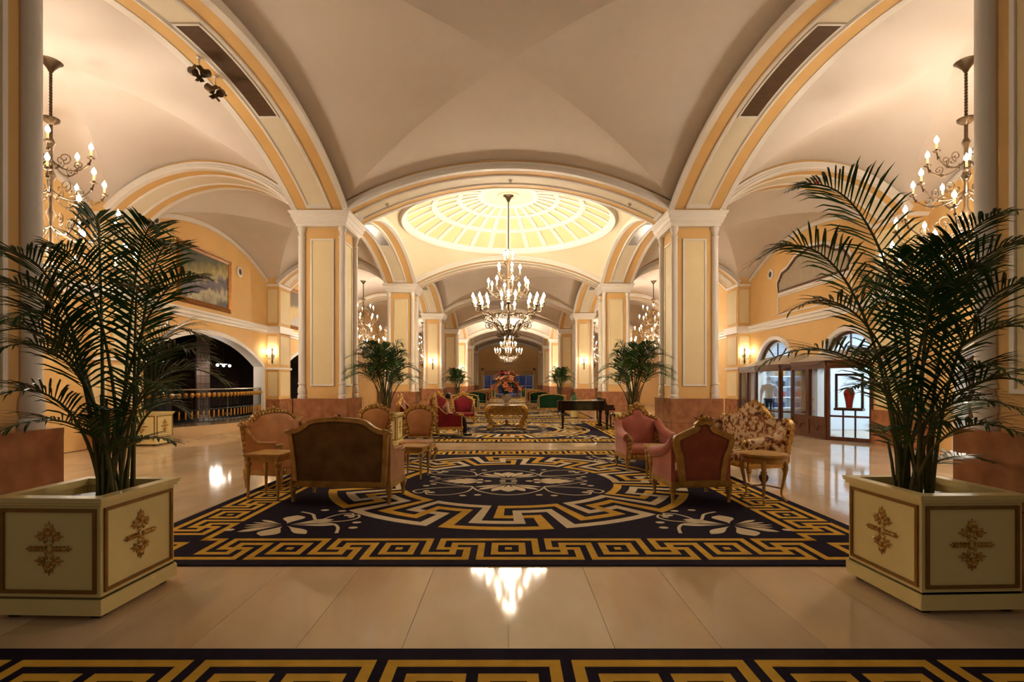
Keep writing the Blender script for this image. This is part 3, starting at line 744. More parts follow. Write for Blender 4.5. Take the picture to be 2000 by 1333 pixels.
    f.mb.build('centre_flower_pattern', M_CCRM, root)
    # corner flowers
    def corner(sx, sy):
        f = Flat(CT+0.0022)
        c = (sx*2.40, sy*2.45)
        fl_ = lambda a: math.atan2(sy*math.sin(a), sx*math.cos(a))
        for a, l, wd in ((0,.40,.045),(.24,.37,.045),(-.24,.37,.045),(.58,.42,.11),(-.52,.36,.06),(1.4,.36,.24),(-1.5,.36,.24),(PI-.75,.44,.13),(PI,.50,.08),(PI+.45,.46,.17)):
            f.petal(c, fl_(a), l, wd, 0.04)
        m_ = lambda x, y: (c[0]+sx*x, c[1]+sy*y, 0)
        st = lambda q, w_: f.stroke([tuple(p)[:2] for p in crom([m_(*e) for e in q], 6)], w_)
        st([(-.30,-.10),(-.20,-.30),(-.12,-.45),(.05,-.56)], .035)
        st([(-.30,-.10),(-.36,-.32),(-.46,-.46),(-.58,-.48),(-.61,-.38),(-.66,-.42),(-.70,-.30),(-.60,-.17),(-.32,-.10)], .028)
        st([(-.32,-.08),(-.50,-.04),(-.60,.10),(-.65,.30)], .035)
        f.dot(m_(-.55,-.40), .05, .04); f.dot(m_(-.61,-.33), .04, .035)
        for q in ((-.2,-.64),(-.42,-.60),(-.74,-.1),(-.76,.10),(.5,.18)): f.dot(m_(*q), .05, .04)
        f.mb.build('corner_flower_pattern', M_CCRM, root)
    for sx in (-1, 1):
        for sy in (-1, 1): corner(sx, sy)
    return root
cp0 = make_carpet()
CARPL = ['navy carpet strip at the very front with gold key border', 'large navy greek-key carpet with round medallion under the peach and pink seats',
         'navy medallion carpet under the gilt table and piano', 'navy medallion carpet under the green settees', 'fourth distant medallion carpet down the aisle',
         'fifth distant medallion carpet down the aisle', 'sixth distant medallion carpet near the end doors']
for k, i in enumerate(range(-1, 6)):
    o = cp0 if k == 0 else copy_tree(cp0)
    o.location = (0, by(i)-(0.10 if i == 0 else 0.05 if i > 0 else 0.0), 0); o['label'] = CARPL[k]
# ---------------------------------------------------------------- seats
FZ = CT+0.0025
def full_outline(half, n=5):
    r = [(p[0], p[1], 0) for p in half]
    pts = r + [(-x, z, 0) for x, z, _ in reversed(r[:-1] if abs(r[-1][0]) < 1e-6 else r)]
    return [(p.x, p.y) for p in crom(pts, n)]
def offset(pts, w):
    n = len(pts); out = []
    for i in range(n):
        a, b = pts[i-1], pts[(i+1) % n]; t = Vector((b[0]-a[0], b[1]-a[1]))
        t = t.normalized() if t.length > 1e-9 else Vector((1,0)); out.append((pts[i][0]-t.y*w, pts[i][1]+t.x*w))
    return out
def pillow(mb, out, y, dep, sgn):
    cx = sum(p[0] for p in out)/len(out); cz = sum(p[1] for p in out)/len(out)
    sc_ = lambda k: [(cx+(x-cx)*k, cz+(z-cz)*k) for x, z in out]
    rings = [[(x, y+sgn*d, z) for x, z in sc_(k)] for k, d in ((1.0, 0), (0.96, dep*.5), (0.86, dep*.85), (0.6, dep), (0.3, dep*1.05), (0.02, dep*1.06))]
    mb.loft(rings, False, True)
def leaf_bump(mb, p, d, up, l, w_, th):
    d = d.normalized(); s_ = d.cross(up).normalized(); p = Vector(p)
    vs = [p, p+d*l*.35+s_*w_/2+up*th*.3, p+d*l, p+d*l*.35-s_*w_/2+up*th*.3, p+d*l*.45+up*th]
    mb.add(vs, [(0,1,4),(1,2,4),(2,3,4),(3,0,4)])
def carve(mb, path, y, sgn, size, rnd, dens=1.0, both=True):
    """acanthus and scroll carving along a path of (x,z) points on the face y (sgn -1 front, +1 back)"""
    L = 0; last = None; up = Vector((0, sgn, 0))
    for i in range(1, len(path)-1):
        p = Vector((path[i][0], y, path[i][1])); q = Vector((path[i-1][0], y, path[i-1][1])); L += (p-q).length
        if last is not None and L-last < size*0.9/dens: continue
        last = L; t = (Vector((path[i+1][0], y, path[i+1][1]))-q).normalized(); nrm = Vector((-t.z, 0, t.x))
        if nrm.z < 0 and abs(t.x) > .3: nrm = -nrm
        if p.x*nrm.x < 0 and abs(t.x) <= .3: nrm = -nrm
        k = rnd.random()
        mb.ball(p+up*size*.15, size*(.3+.15*k), 6, 4, 1, .7, 1)
        leaf_bump(mb, p, nrm+t*(.9*(rnd.random()-.5)), up, size*(.55+.3*k), size*.75, size*.5)
        leaf_bump(mb, p, -nrm*.5+t*(1 if k > .5 else -1), up, size*.65, size*.6, size*.45)
        if k > .45: mb.tube(spiral(p+nrm*size*.5+up*size*.1, size*.38, 1.2, t, nrm, 9, 0, 1 if k > .7 else -1), size*.09, 4)
def crest(mb, x0, z0, y, sgn, s_, rnd):
    up = Vector((0, sgn, 0)); c = Vector((x0, y, z0))
    for a in (0, .5, -.5, 1.0, -1.0, 1.5, -1.5):
        leaf_bump(mb, c, Vector((math.sin(a), 0, math.cos(a))), up, s_*(.8-.15*abs(a)), s_*.6, s_*.4)
    mb.ball(c+up*s_*.15, s_*.25, 8, 5, 1, .8, 1)
    for q in (-1, 1):
        mb.tube(spiral(c+Vector((q*s_*.8, 0, -s_*.1))+up*s_*.1, s_*.34, 1.4, Vector((q,0,0)), Z_, 12, PI, -1), s_*.09, 5)
        leaf_bump(mb, c+Vector((q*s_*.4,0,0)), Vector((q, 0, .15)), up, s_*1.1, s_*.4, s_*.3)
LEGP = [(0.012,0.0),(0.022,0.015),(0.018,0.05),(0.028,0.55),(0.040,0.70),(0.030,0.74),(0.048,0.80),(0.048,0.86),(0.034,0.90),(0.042,0.94),(0.042,1.0)]
def leg(root, x, y, h, m_, style='turned', k=1.0, fan=(0, 0)):
    mb = MB()
    if style == 'turned': mb.lathe([(r*k, z*h) for r, z in LEGP], 10, (x, y, 0))
    else:
        dx, dy = fan
        mb.tube(crom([(x, y, h), (x+dx*.035, y+dy*.035, h*.80), (x+dx*.01, y+dy*.01, h*.45), (x-dx*.01, y-dy*.01, h*.18), (x+dx*.03, y+dy*.03, 0.028)], 5),
                [k*v for v in (.036,.038,.040,.041,.041,.040,.038,.035,.032,.029,.026,.024,.022,.020,.018,.017,.016,.016,.018,.021,.024)], 7)
        mb.ball((x+dx*.035, y+dy*.035, .0215*k), .026*k, 7, 4, 1.2, 1.2, .75)
    return mb.build('leg', m_, root, True)
def seat(name, label, cat, loc, rz, W, D, H, sh, half, fab, backfab, gilt, frame_w=.05, zb=.22, arm='bergere', arm_h=.62, legs='turned',
         orn=0.0, orn_back=False, group=None, lean=.10, crest_s=.07, seed=1, pad=.06, zfloor=None):
    root = thing(name, label, cat, (loc[0], loc[1], FZ if zfloor is None else zfloor), rz, group)
    rnd = random.Random(seed); hy = D/2; out = full_outline(half); inn = offset(out, -frame_w) if False else offset(out, frame_w)
    cxz = (0, sum(p[1] for p in out)/len(out))
    # make sure inner is inside
    if abs(inn[len(inn)//4][0]) > abs(out[len(out)//4][0]): inn = offset(out, -frame_w)
    sh_ = lambda mb, s0=0: [mb.v.__setitem__(i, (v[0], v[1]+lean*max(v[2]-sh, 0), v[2])) for i, v in enumerate(mb.v)]
    fr = MB(); fr.loft([[(x, hy-.03, z) for x, z in out], [(x, hy-.045, z) for x, z in offset(out, frame_w*.4 if inn is not None else 0)] , [(x, hy-.03, z) for x, z in inn],
                        [(x, hy+.03, z) for x, z in inn], [(x, hy+.04, z) for x, z in offset(inn, 0)], [(x, hy+.03, z) for x, z in out], [(x, hy-.03, z) for x, z in out]])
    sh_(fr); fro = fr.build('back_frame', gilt, root, True)
    if orn:
        cv = MB(); mid = [((a[0]+b[0])/2, (a[1]+b[1])/2) for a, b in zip(out, inn)]
        cut = [p for p in mid if p[1] > zb+.08]
        carve(cv, cut, hy-.035, -1, orn, rnd); carve(cv, [p for p in out if p[1] > zb+.1], hy-.0, -1, orn*.9, rnd, .8)
        top = max(p[1] for p in out); crest(cv, 0, top, hy-.02, -1, crest_s, rnd)
        if orn_back: carve(cv, cut, hy+.035, 1, orn, rnd); crest(cv, 0, top, hy+.02, 1, crest_s, rnd)
        sh_(cv); cv.build('carved_ornament', M_GOLD, fro, True)['kind'] = 'stuff'
    elif crest_s:
        cv = MB(); top = max(p[1] for p in out)
        crest(cv, 0, top-.01, hy-.03, -1, crest_s, rnd); crest(cv, 0, top-.01, hy+.03, 1, crest_s, rnd); sh_(cv); cv.build('carved_crest', M_GOLD, fro, True)['kind'] = 'stuff'
    pb = MB(); pillow(pb, inn, hy-.02, pad, -1); sh_(pb); pb.build('back_cushion', fab, root, True)
    pk = MB(); pillow(pk, inn, hy+.015, .012, 1); sh_(pk); pk.build('back_panel', backfab, root, True)
    w2 = W/2
    rail = MB()
    rz0, rz1 = (zb-.02, zb+.06) if zb < .35 else (sh-.16, sh-.07)
    rail.box(-w2+.02, w2-.02, -hy, -hy+.05, rz0, rz1); rail.box(-w2+.02, w2-.02, hy-.05, hy, rz0, rz1)
    rail.box(-w2, -w2+.05, -hy, hy, rz0, rz1); rail.box(w2-.05, w2, -hy, hy, rz0, rz1)
    ro = rail.build('seat_rail', gilt, root)
    if orn:
        cv = MB(); carve(cv, [(-w2+.03+(2*w2-.06)*k/24, (rz0+rz1)/2) for k in range(25)], -hy, -1, orn*.9, rnd); cv.build('carved_apron', M_GOLD, ro)['kind'] = 'stuff'
    cu = MB(); cu.rbox(-w2+.035, w2-.035, -hy+.01, hy-.03, rz1-.01, sh, .05); cu.build('seat_cushion', fab, root, True)
    if arm == 'bergere' or arm == 'roll':
        for s_ in (-1, 1):
            a = MB(); x1 = s_*w2; x0 = s_*(w2-.07); xs = sorted((x0, x1))
            prof = [(-hy+.03, rz1), (-hy+.03, arm_h-.04), (-hy+.10, arm_h), (hy*.3, arm_h+.04), (hy*.7, arm_h+.14), (hy-.02, arm_h+.24), (hy-.02, rz1)]
            n = len(prof); vs = [(xs[0]+.012, y, z) for y, z in prof]+[(xs[1]-.006, y, z) for y, z in prof]
            a.add(vs, [tuple(range(n)), tuple(reversed(range(n, 2*n)))]+[(j, j+n, (j+1) % n+n, (j+1) % n) for j in range(n)])
            ao = a.build('arm_panel', fab, root, False)
            t = MB(); xm = s_*(w2-.035)
            if arm == 'roll':
                t.tube(crom([(xm+s_*.02,-hy-.01,arm_h-.02),(xm+s_*.02,-hy*.3,arm_h+.01),(xm,hy*.5,arm_h+.08),(xm-s_*.02,hy-.02,arm_h+.2)], 5), .075, 10); t.build('arm_roll', fab, ao, True)
                t = MB(); t.tube(crom([(xm+s_*.02,-hy-.04,arm_h+.03),(xm-s_*.04,-hy-.05,arm_h-.05),(xm-s_*.03,-hy-.03,sh+.02),(xm,-hy-.03,rz0+.03)], 5), .028, 6)
                if orn: carve(t, [(xm-s_*.02, arm_h-.3*k/8) for k in range(9)], -hy-.05, -1, orn*.9, rnd)
                t.build('arm_front', gilt, ao, False)
            else:
                t.tube(crom([(xm,-hy+.06,arm_h+.012),(xm,-hy-.01,arm_h+.03),(xm,-hy-.02,arm_h-.03)], 4)[::-1]+crom([(xm,-hy+.06,arm_h+.012),(xm,hy*.3,arm_h+.05),(xm,hy*.7,arm_h+.15),(xm,hy-.02,arm_h+.25)], 4), .024, 7)
                t.tube([(xm,-hy+.015,rz0),(xm,-hy+.015,sh),(xm,-hy+.02,arm_h)], .02, 6)
                t.build('arm_rail', gilt, ao, True)
                MB().rbox(min(xm-.028,xm+.028), max(xm-.028,xm+.028), -hy+.10, hy*.2, arm_h+.02, arm_h+.065, .02, 3).build('arm_pad', fab, ao, True)
    elif arm == 'open':
        for s_ in (-1, 1):
            t = MB(); xm = s_*(w2-.02)
            t.tube(crom([(xm*.95,hy+.02,arm_h+.05),(xm*1.04,hy*.2,arm_h+.02),(xm*1.04,-hy*.35,arm_h),(xm*1.06,-hy*.6,arm_h-.05)], 5), .022, 7)
            t.tube(crom([(xm*1.04,-hy*.4,arm_h-.02),(xm*1.08,-hy*.3,(arm_h+sh)/2),(xm,-hy*.45,sh-.1)], 5), .02, 6)
            if orn: t.tube(spiral(Vector((xm*1.05,-hy*.6,arm_h-.03)), .05, 1.2, Y_, Z_, 10), .014, 5)
            ao = t.build('arm_rest', gilt, root, True)
            MB().rbox(min(xm-.03,xm+.03)*1.0, max(xm-.03,xm+.03), -hy*.35, hy*.35, arm_h+.02, arm_h+.065, .022, 3).build('arm_pad', fab, ao, True)
    for sx in (-1, 1):
        for sy in (-1, 1):
            leg(root, sx*(w2-.03), sy*(hy-.03), rz0+.01, gilt, legs, 1.0, (sx, sy))
    return root
H_SETT = [(.60,.23),(.625,.55),(.65,.90),(.645,.935),(.56,.945),(.47,.985),(.36,1.06),(.18,1.09),(0,1.10)]
H_GILT = [(.22,.47),(.25,.62),(.30,.83),(.27,.96),(.16,1.04),(0,1.07)]
H_PINK = [(.30,.22),(.305,.35),(.325,.50),(.335,.58),(.38,.70),(.395,.80),(.375,.86),(.30,.90),(.20,.945),(.135,.975),(.12,1.02),(.06,1.07),(0,1.085)]
H_FLOR = [(.76,.25),(.78,.55),(.82,.80),(.76,.90),(.62,.86),(.45,.88),(.30,.98),(.14,1.10),(0,1.14)]
H_RED  = [(.33,.26),(.35,.55),(.385,.82),(.34,.92),(.22,.98),(.10,1.06),(0,1.09)]
H_REDS = [(.78,.26),(.80,.55),(.84,.80),(.76,.90),(.50,.92),(.25,1.02),(0,1.08)]
H_GRN  = [(.64,.20),(.655,.60),(.66,.78),(.60,.86),(.40,.93),(0,.965)]
R = math.radians
seat('settee', 'brown velvet settee with gold frame, its back turned to the camera', 'settee', (-2.10, 6.78), PI-R(6), 1.33, .62, 1.1, .44, H_SETT, M_PEACH, M_BROWNV, M_GOLDP, .055, crest_s=.06, seed=1)
seat('settee', 'peach settee with carved gold rim seen sideways behind the square side table', 'settee', (-3.36, 7.95), PI/2-R(14), 1.33, .62, 1.1, .44, H_SETT, M_PEACH, M_BROWNV, M_GOLDP, .045, orn=.06, crest_s=.11, seed=2)
seat('gilt_chair', 'carved gilt chair with peach back facing us, beside the brown settee', 'chair', (-1.72, 9.55), R(-4), .62, .55, 1.07, .45, H_GILT, M_PEACH, M_BROWNV, M_GOLDP, .04, zb=.46, arm=None, orn=.075, crest_s=.11, seed=3, legs='cabriole')
seat('gilt_chair', 'carved gilt armchair mostly hidden behind the brown settee', 'chair', (-2.56, 9.75), R(8), .66, .55, 1.07, .45, H_GILT, M_PEACH, M_BROWNV, M_GOLDP, .04, zb=.46, arm='open', arm_h=.66, orn=.075, crest_s=.11, seed=4, legs='cabriole')
seat('armchair', 'dusty pink armchair facing us with carved brown-gold crest', 'armchair', (2.42, 9.15), R(4), .86, .72, 1.07, .42, [(x*1.10, z) for x, z in H_PINK], M_PINK, M_PINKD, M_GOLDP, .05, arm='roll', arm_h=.60, orn=.075, crest_s=.13, seed=5)
seat('armchair', 'pink armchair with wide gold frame, its rose-brown back turned to the camera', 'armchair', (2.42, 6.82), PI+R(5), .80, .68, 1.07, .42, H_PINK, M_PINK, M_PINKD, M_GOLDP, .075, arm='roll', arm_h=.60, crest_s=.09, seed=6)
seat('settee', 'floral brocade settee with leafy carved crest beside the round table', 'settee', (3.82, 8.72), -PI/2+R(14), 1.66, .72, 1.14, .43, H_FLOR, M_FLORAL, M_FLORAL, M_GOLD, .06, arm='roll', arm_h=.60, orn=.075, orn_back=True, crest_s=.14, seed=7)
RG = 'crimson gilt seats around the gilt table'
seat('throne_chair', 'crimson velvet gilt armchair seen from the side with a person in it', 'armchair', (-1.72, 14.75), PI/2+R(12), .80, .70, 1.1, .42, H_RED, M_RED, M_RED, M_GOLD, .07, arm='bergere', arm_h=.60, orn=.085, orn_back=True, crest_s=.14, seed=8, group=RG)
seat('throne_sofa', 'crimson gilt sofa behind the peach chairs, partly covered by the palm', 'sofa', (-2.95, 16.1), PI/2+R(6), 1.70, .75, 1.1, .42, H_REDS, M_RED, M_RED, M_GOLD, .07, arm='bergere', arm_h=.60, orn=.085, orn_back=True, crest_s=.16, seed=9, group=RG)
seat('throne_chair', 'crimson velvet gilt armchair facing us in front of the green settees', 'armchair', (-1.66, 18.9), R(6), .86, .70, 1.1, .42, [(x*1.08, z) for x, z in H_RED], M_RED, M_RED, M_GOLD, .07, arm='bergere', arm_h=.60, orn=.085, crest_s=.16, seed=10, group=RG)
seat('throne_chair', 'crimson velvet gilt armchair half hidden behind the seated person', 'armchair', (-2.72, 19.2), R(-6), .80, .70, 1.1, .42, H_RED, M_RED, M_RED, M_GOLD, .07, arm='bergere', arm_h=.60, orn=.085, crest_s=.16, seed=11, group=RG)
GG = 'gold framed settees in rows along the aisle'
def rows(fab, spots, nm):
    first = None
    for lab, x, y, rz in spots:
        if first is None: first = seat('settee', lab, 'settee', (x, y), rz, 1.38, .62, .97, .42, H_GRN, fab, fab, M_GOLDP, .05, crest_s=.05, seed=20, group=GG, zfloor=FZ)
        else: copy_tree(first, None, (x, y, FZ), rz, label=lab)
rows(M_GREEN, [('bottle green settee with gold rim just left of the gilt table, back to us', -2.18, 26.3, PI), ('bottle green settee with gold rim behind the piano, back to us', 2.16, 26.0, PI),
               ('dark green settee showing as a narrow strip beside the left green settee', -2.0, 31.2, 0), ('green settee strip peeking out left of the right green settee', 1.98, 31.4, 0),
               ('small dark green settee far right of the flowers', 1.75, 45.0, PI), ('small dark green settee far left of the flowers', -1.85, 46.0, PI)], 'g')
rows(M_RUST, [('rust brown settee beyond the left green settees', -1.98, 36.2, PI), ('rust brown settee beyond the right green settees', 1.95, 36.0, PI),
              ('second rust brown settee farther down on the left', -1.95, 40.0, 0), ('second rust brown settee farther down on the right', 2.0, 40.0, 0)], 'r')

# ---------------------------------------------------------------- tables
def square_table(name, label, loc, rz, w_, h, m_=M_GOLDP):
    root = thing(name, label, 'table', (loc[0], loc[1], FZ), rz)
    t = MB(); a = w_/2
    for hh, z0, z1 in ((a-.01, h-.035, h-.026), (a, h-.026, h-.006), (a-.008, h-.006, h)): t.box(-hh, hh, -hh, hh, z0, z1)
    t.build('table_top', m_, root)
    ap = MB(); b = a-.035
    for k in range(4):
        n0 = len(ap.v); ap.box(-b, b, -b, -b+.02, h-.105, h-.035); ap.xf(Matrix.Rotation(k*PI/2, 4, 'Z'), n0)
    ao = ap.build('apron', m_, root)
    for sx in (-1, 1):
        for sy in (-1, 1): leg(root, sx*(b-.01), sy*(b-.01), h-.035, m_, 'turned', .85)
    return root
square_table('side_table', 'square gold side table with turned legs in front of the sideways peach settee', (-3.17, 6.86), R(-6), .50, .60)
square_table('side_table', 'small gold side table right of the brown settee, before the gilt chair', (-1.52, 8.25), R(-10), .44, .52)
square_table('side_table', 'small gold side table between the two pink armchairs', (2.40, 7.95), R(-8), .52, .55)
rt = thing('round_table', 'round gold side table with curved legs and a lower shelf urn', 'table', (3.32, 6.66, FZ), R(20))
MB().lathe([(.26,.565),(.285,.58),(.29,.60),(.285,.615),(.25,.62)], 36).build('table_top', M_GOLDP, rt, True)
MB().lathe([(.235,.50),(.245,.53),(.245,.567)], 32).build('apron', M_GOLDP, rt, True)
for k in range(4):
    a = PI/4+k*PI/2; leg(rt, .215*math.cos(a), .215*math.sin(a), .56, M_GOLDP, 'cabriole', .72, (1.2*math.cos(a), 1.2*math.sin(a)))
st = MB()
for k in range(2):
    a = PI/4+k*PI/2; st.tube([(.2*math.cos(a), .2*math.sin(a), .17), (0,0,.20), (-.2*math.cos(a), -.2*math.sin(a), .17)], .011, 6)
st.build('stretcher', M_GOLDP, rt)
MB().lathe([(.02,.19),(.05,.20),(.025,.22),(.055,.27),(.06,.31),(.035,.35),(.045,.365),(.01,.38)], 12).build('urn_finial', M_BRONZE, rt, True)
# gilt centre table
ct = thing('centre_table', 'ornate carved gilt table carrying the flower vase in the middle of the hall', 'table', (-.06, 16.75, FZ), 0)
MB().prism_z([(.62*math.copysign(abs(math.cos(a))**.55, math.cos(a)), .42*math.copysign(abs(math.sin(a))**.55, math.sin(a))) for a in [2*PI*k/48 for k in range(48)]], .76, .79).build('table_top', M_GOLDP, ct)
ap = MB(); rnd = random.Random(3)
for sgn in (-1, 1):
    for k in range(30):
        x = -.55+1.1*k/29; dip = .10*math.cos(x/.55*PI*1.5)**2
        ap.box(x-.022, x+.022, sgn*.36-.02, sgn*.36+.02, .56-dip*.6-.05*math.cos(x*2.6), .76)
    carve(ap, [(-.55+1.1*k/40, .70+.02*math.sin(k)) for k in range(41)], sgn*.38, sgn, .09, rnd, 1.3); carve(ap, [(-.5+1.0*k/40, .60) for k in range(41)], sgn*.38, sgn, .06, rnd)
for sgn in (-1, 1): ap.box(sgn*.55-.02, sgn*.55+.02, -.36, .36, .64, .76)
ap.build('carved_apron', M_GOLD, ct)
for sx in (-1, 1):
    for sy in (-1, 1):
        l = MB(); q = crom([(sx*.54, sy*.34, .74), (sx*.64, sy*.40, .60), (sx*.56, sy*.35, .34), (sx*.47, sy*.30, .16), (sx*.54, sy*.34, .08)], 6)
        l.tube(q, [.085,.09,.094,.094,.09,.085,.08,.074,.068,.062,.057,.053,.05,.048,.047,.047,.048,.05,.052,.055,.058,.06,.064,.066,.066], 8)
        for p in q[::3]: leaf_bump(l, p, Vector((sx, -.6, -.6)), Vector((0,-1,0)), .13, .09, .07)
        l.ball((sx*.56, sy*.35, .062), .085, 8, 5, 1, 1, .7); l.build('leg', M_GOLD, ct, True)
s_t = MB()
for sx in (-1, 1):
    for sy in (-1, 1): s_t.tube(crom([(sx*.48, sy*.30, .14), (sx*.25, sy*.12, .10), (0, 0, .17)], 6), .026, 7)
s_t.lathe([(.02,.14),(.07,.17),(.04,.21),(.07,.25),(.02,.31)], 10); s_t.build('stretcher', M_GOLD, ct, True)
# vase of flowers
vs_ = thing('flower_vase', 'big bouquet of orange and red flowers in a pale vase on the gilt table', 'flowers', (-.06, 16.75, FZ+.79), 0)
MB().lathe([(.09,0),(.10,.02),(.05,.05),(.04,.08),(.10,.14),(.15,.22),(.16,.29),(.13,.33),(.14,.35)], 20).build('vase', M_PORC, vs_, True)
rnd = random.Random(11)
MF = [mat('coral_petal', '#d07a44', .6, var=.3, vscale=20), mat('orange_petal', '#d89a5c', .6, var=.3, vscale=20), mat('red_petal', '#a32a24', .6, var=.3, vscale=20), mat('peach_petal', '#d9a474', .6, var=.2, vscale=20)]
fm = []
for q in range(4):
    f = MB()
    for k in range(6):
        a = 2*PI*k/6; leaf_bump(f, (0,0,0), Vector((math.cos(a), math.sin(a), .55)), Vector((0,0,1)), .075, .05, .012)
    f.ball((0,0,.018), .018, 6, 4); fm.append(f)
fo = [None]*4
for k in range(130):
    u = rnd.random(); a = rnd.random()*2*PI; el = u**.8*1.35
    rr = .22+.18*rnd.random(); d = Vector((math.cos(a)*math.sin(1.57-el)*1.35, math.sin(a)*math.sin(1.57-el), math.cos(1.57-el)*1.75-.05))
    p = Vector((0, 0, .42)) + d*rr
    q = 2 if p.z > .92 and rnd.random() < .5 else rnd.choice((0, 0, 1, 1, 3))
    if fo[q] is None: fo[q] = fm[q].build('blossom', MF[q], vs_, loc=p); o = fo[q]
    else: o = inst(fo[q], vs_, p)
    o.rotation_euler = (d.to_track_quat('Z', 'Y').to_euler()); s0 = 1.3+.8*rnd.random(); o.scale = (s0,)*3
lf = MB()
for k in range(90):
    a = rnd.random()*2*PI; d = Vector((math.cos(a), math.sin(a), rnd.uniform(-.4, 1.2))); leaf_bump(lf, Vector((0,0,.38+.2*rnd.random())), d, Vector((-d.x*.5,-d.y*.5,1)).normalized(), .26+.12*rnd.random(), .07, .01)
for k in range(20):
    a = rnd.random()*2*PI; lf.tube([(0,0,.25),(.3*math.cos(a)*.5,.3*math.sin(a)*.5,.5),(.34*math.cos(a),.3*math.sin(a),.75)], .006, 4)
lf.build('foliage', M_LEAF, vs_)

# ---------------------------------------------------------------- grand piano
pn = thing('grand_piano', 'closed black lacquered grand piano on the right of the gilt table', 'piano', (2.52, 17.25, FZ), 0)
plan = [(.62,-.74)]+[(p.x, p.y) for p in crom([(-.80,-.74,0),(-.90,-.66,0),(-.92,-.45,0),(-.80,-.20,0),(-.50,-.06,0),(-.20,.10,0),(.05,.42,0),(.25,.66,0),(.45,.74,0),(.62,.74,0)], 5)]
MB().prism_z(plan, .62, .905).build('case', M_BLACK, pn)
lid = [(x*1.012+.004, y*1.012) for x, y in plan]
MB().prism_z(lid, .906, .93).build('lid', M_BLACK, pn)
MB().box(.62, .92, -.74, .74, .62, .70).box(.62, .88, -.74, -.66, .70, .80).box(.62, .88, .66, .74, .70, .80).box(.62, .68, -.66, .66, .70, .85).build('keybed', M_BLACK, pn)
M_IVORY = mat('ivory_key', '#d8d0bc', .3)
k0 = MB().box(.70, .86, -.011, .011, .70, .715)
ko = None
for k in range(52):
    y = -.63+1.26*(k+.5)/52
    if ko is None: ko = k0.build('white_key', M_IVORY, pn, loc=(0, y, 0))
    else: inst(ko, pn, (0, y, 0))
MB().box(.60, .64, -.62, .62, .93, 1.0).build('music_desk', M_BLACK, pn)
for x, y in ((-.74,-.45),(.68,-.62),(.68,.62)):
    MB().loft([[(x+sx*r, y+sy*r, z) for sx, sy in ((-1,-1),(1,-1),(1,1),(-1,1))] for r, z in ((.03,.0),(.035,.06),(.032,.08),(.045,.45),(.06,.52),(.06,.63))], True, True).build('leg', M_BLACK, pn)
MB().tube([(.45,-.08,.63),(.52,-.08,.12)], .012, 6).tube([(.45,.08,.63),(.52,.08,.12)], .012, 6).box(.44, .62, -.14, .14, .07, .13).build('pedal_lyre', M_BLACK, pn)
bn = thing('piano_bench', 'black piano bench at the keyboard end of the piano', 'bench', (3.62, 17.1, FZ), 0)
MB().rbox(-.18, .18, -.40, .40, .42, .50, .03).build('seat', M_BLACK, bn, True)
for sx in (-1, 1):
    for sy in (-1, 1): MB().taper(sx*.14-.018, sx*.14+.018, sy*.35-.018, sy*.35+.018, 0, .43, .008).build('leg', M_BLACK, bn)
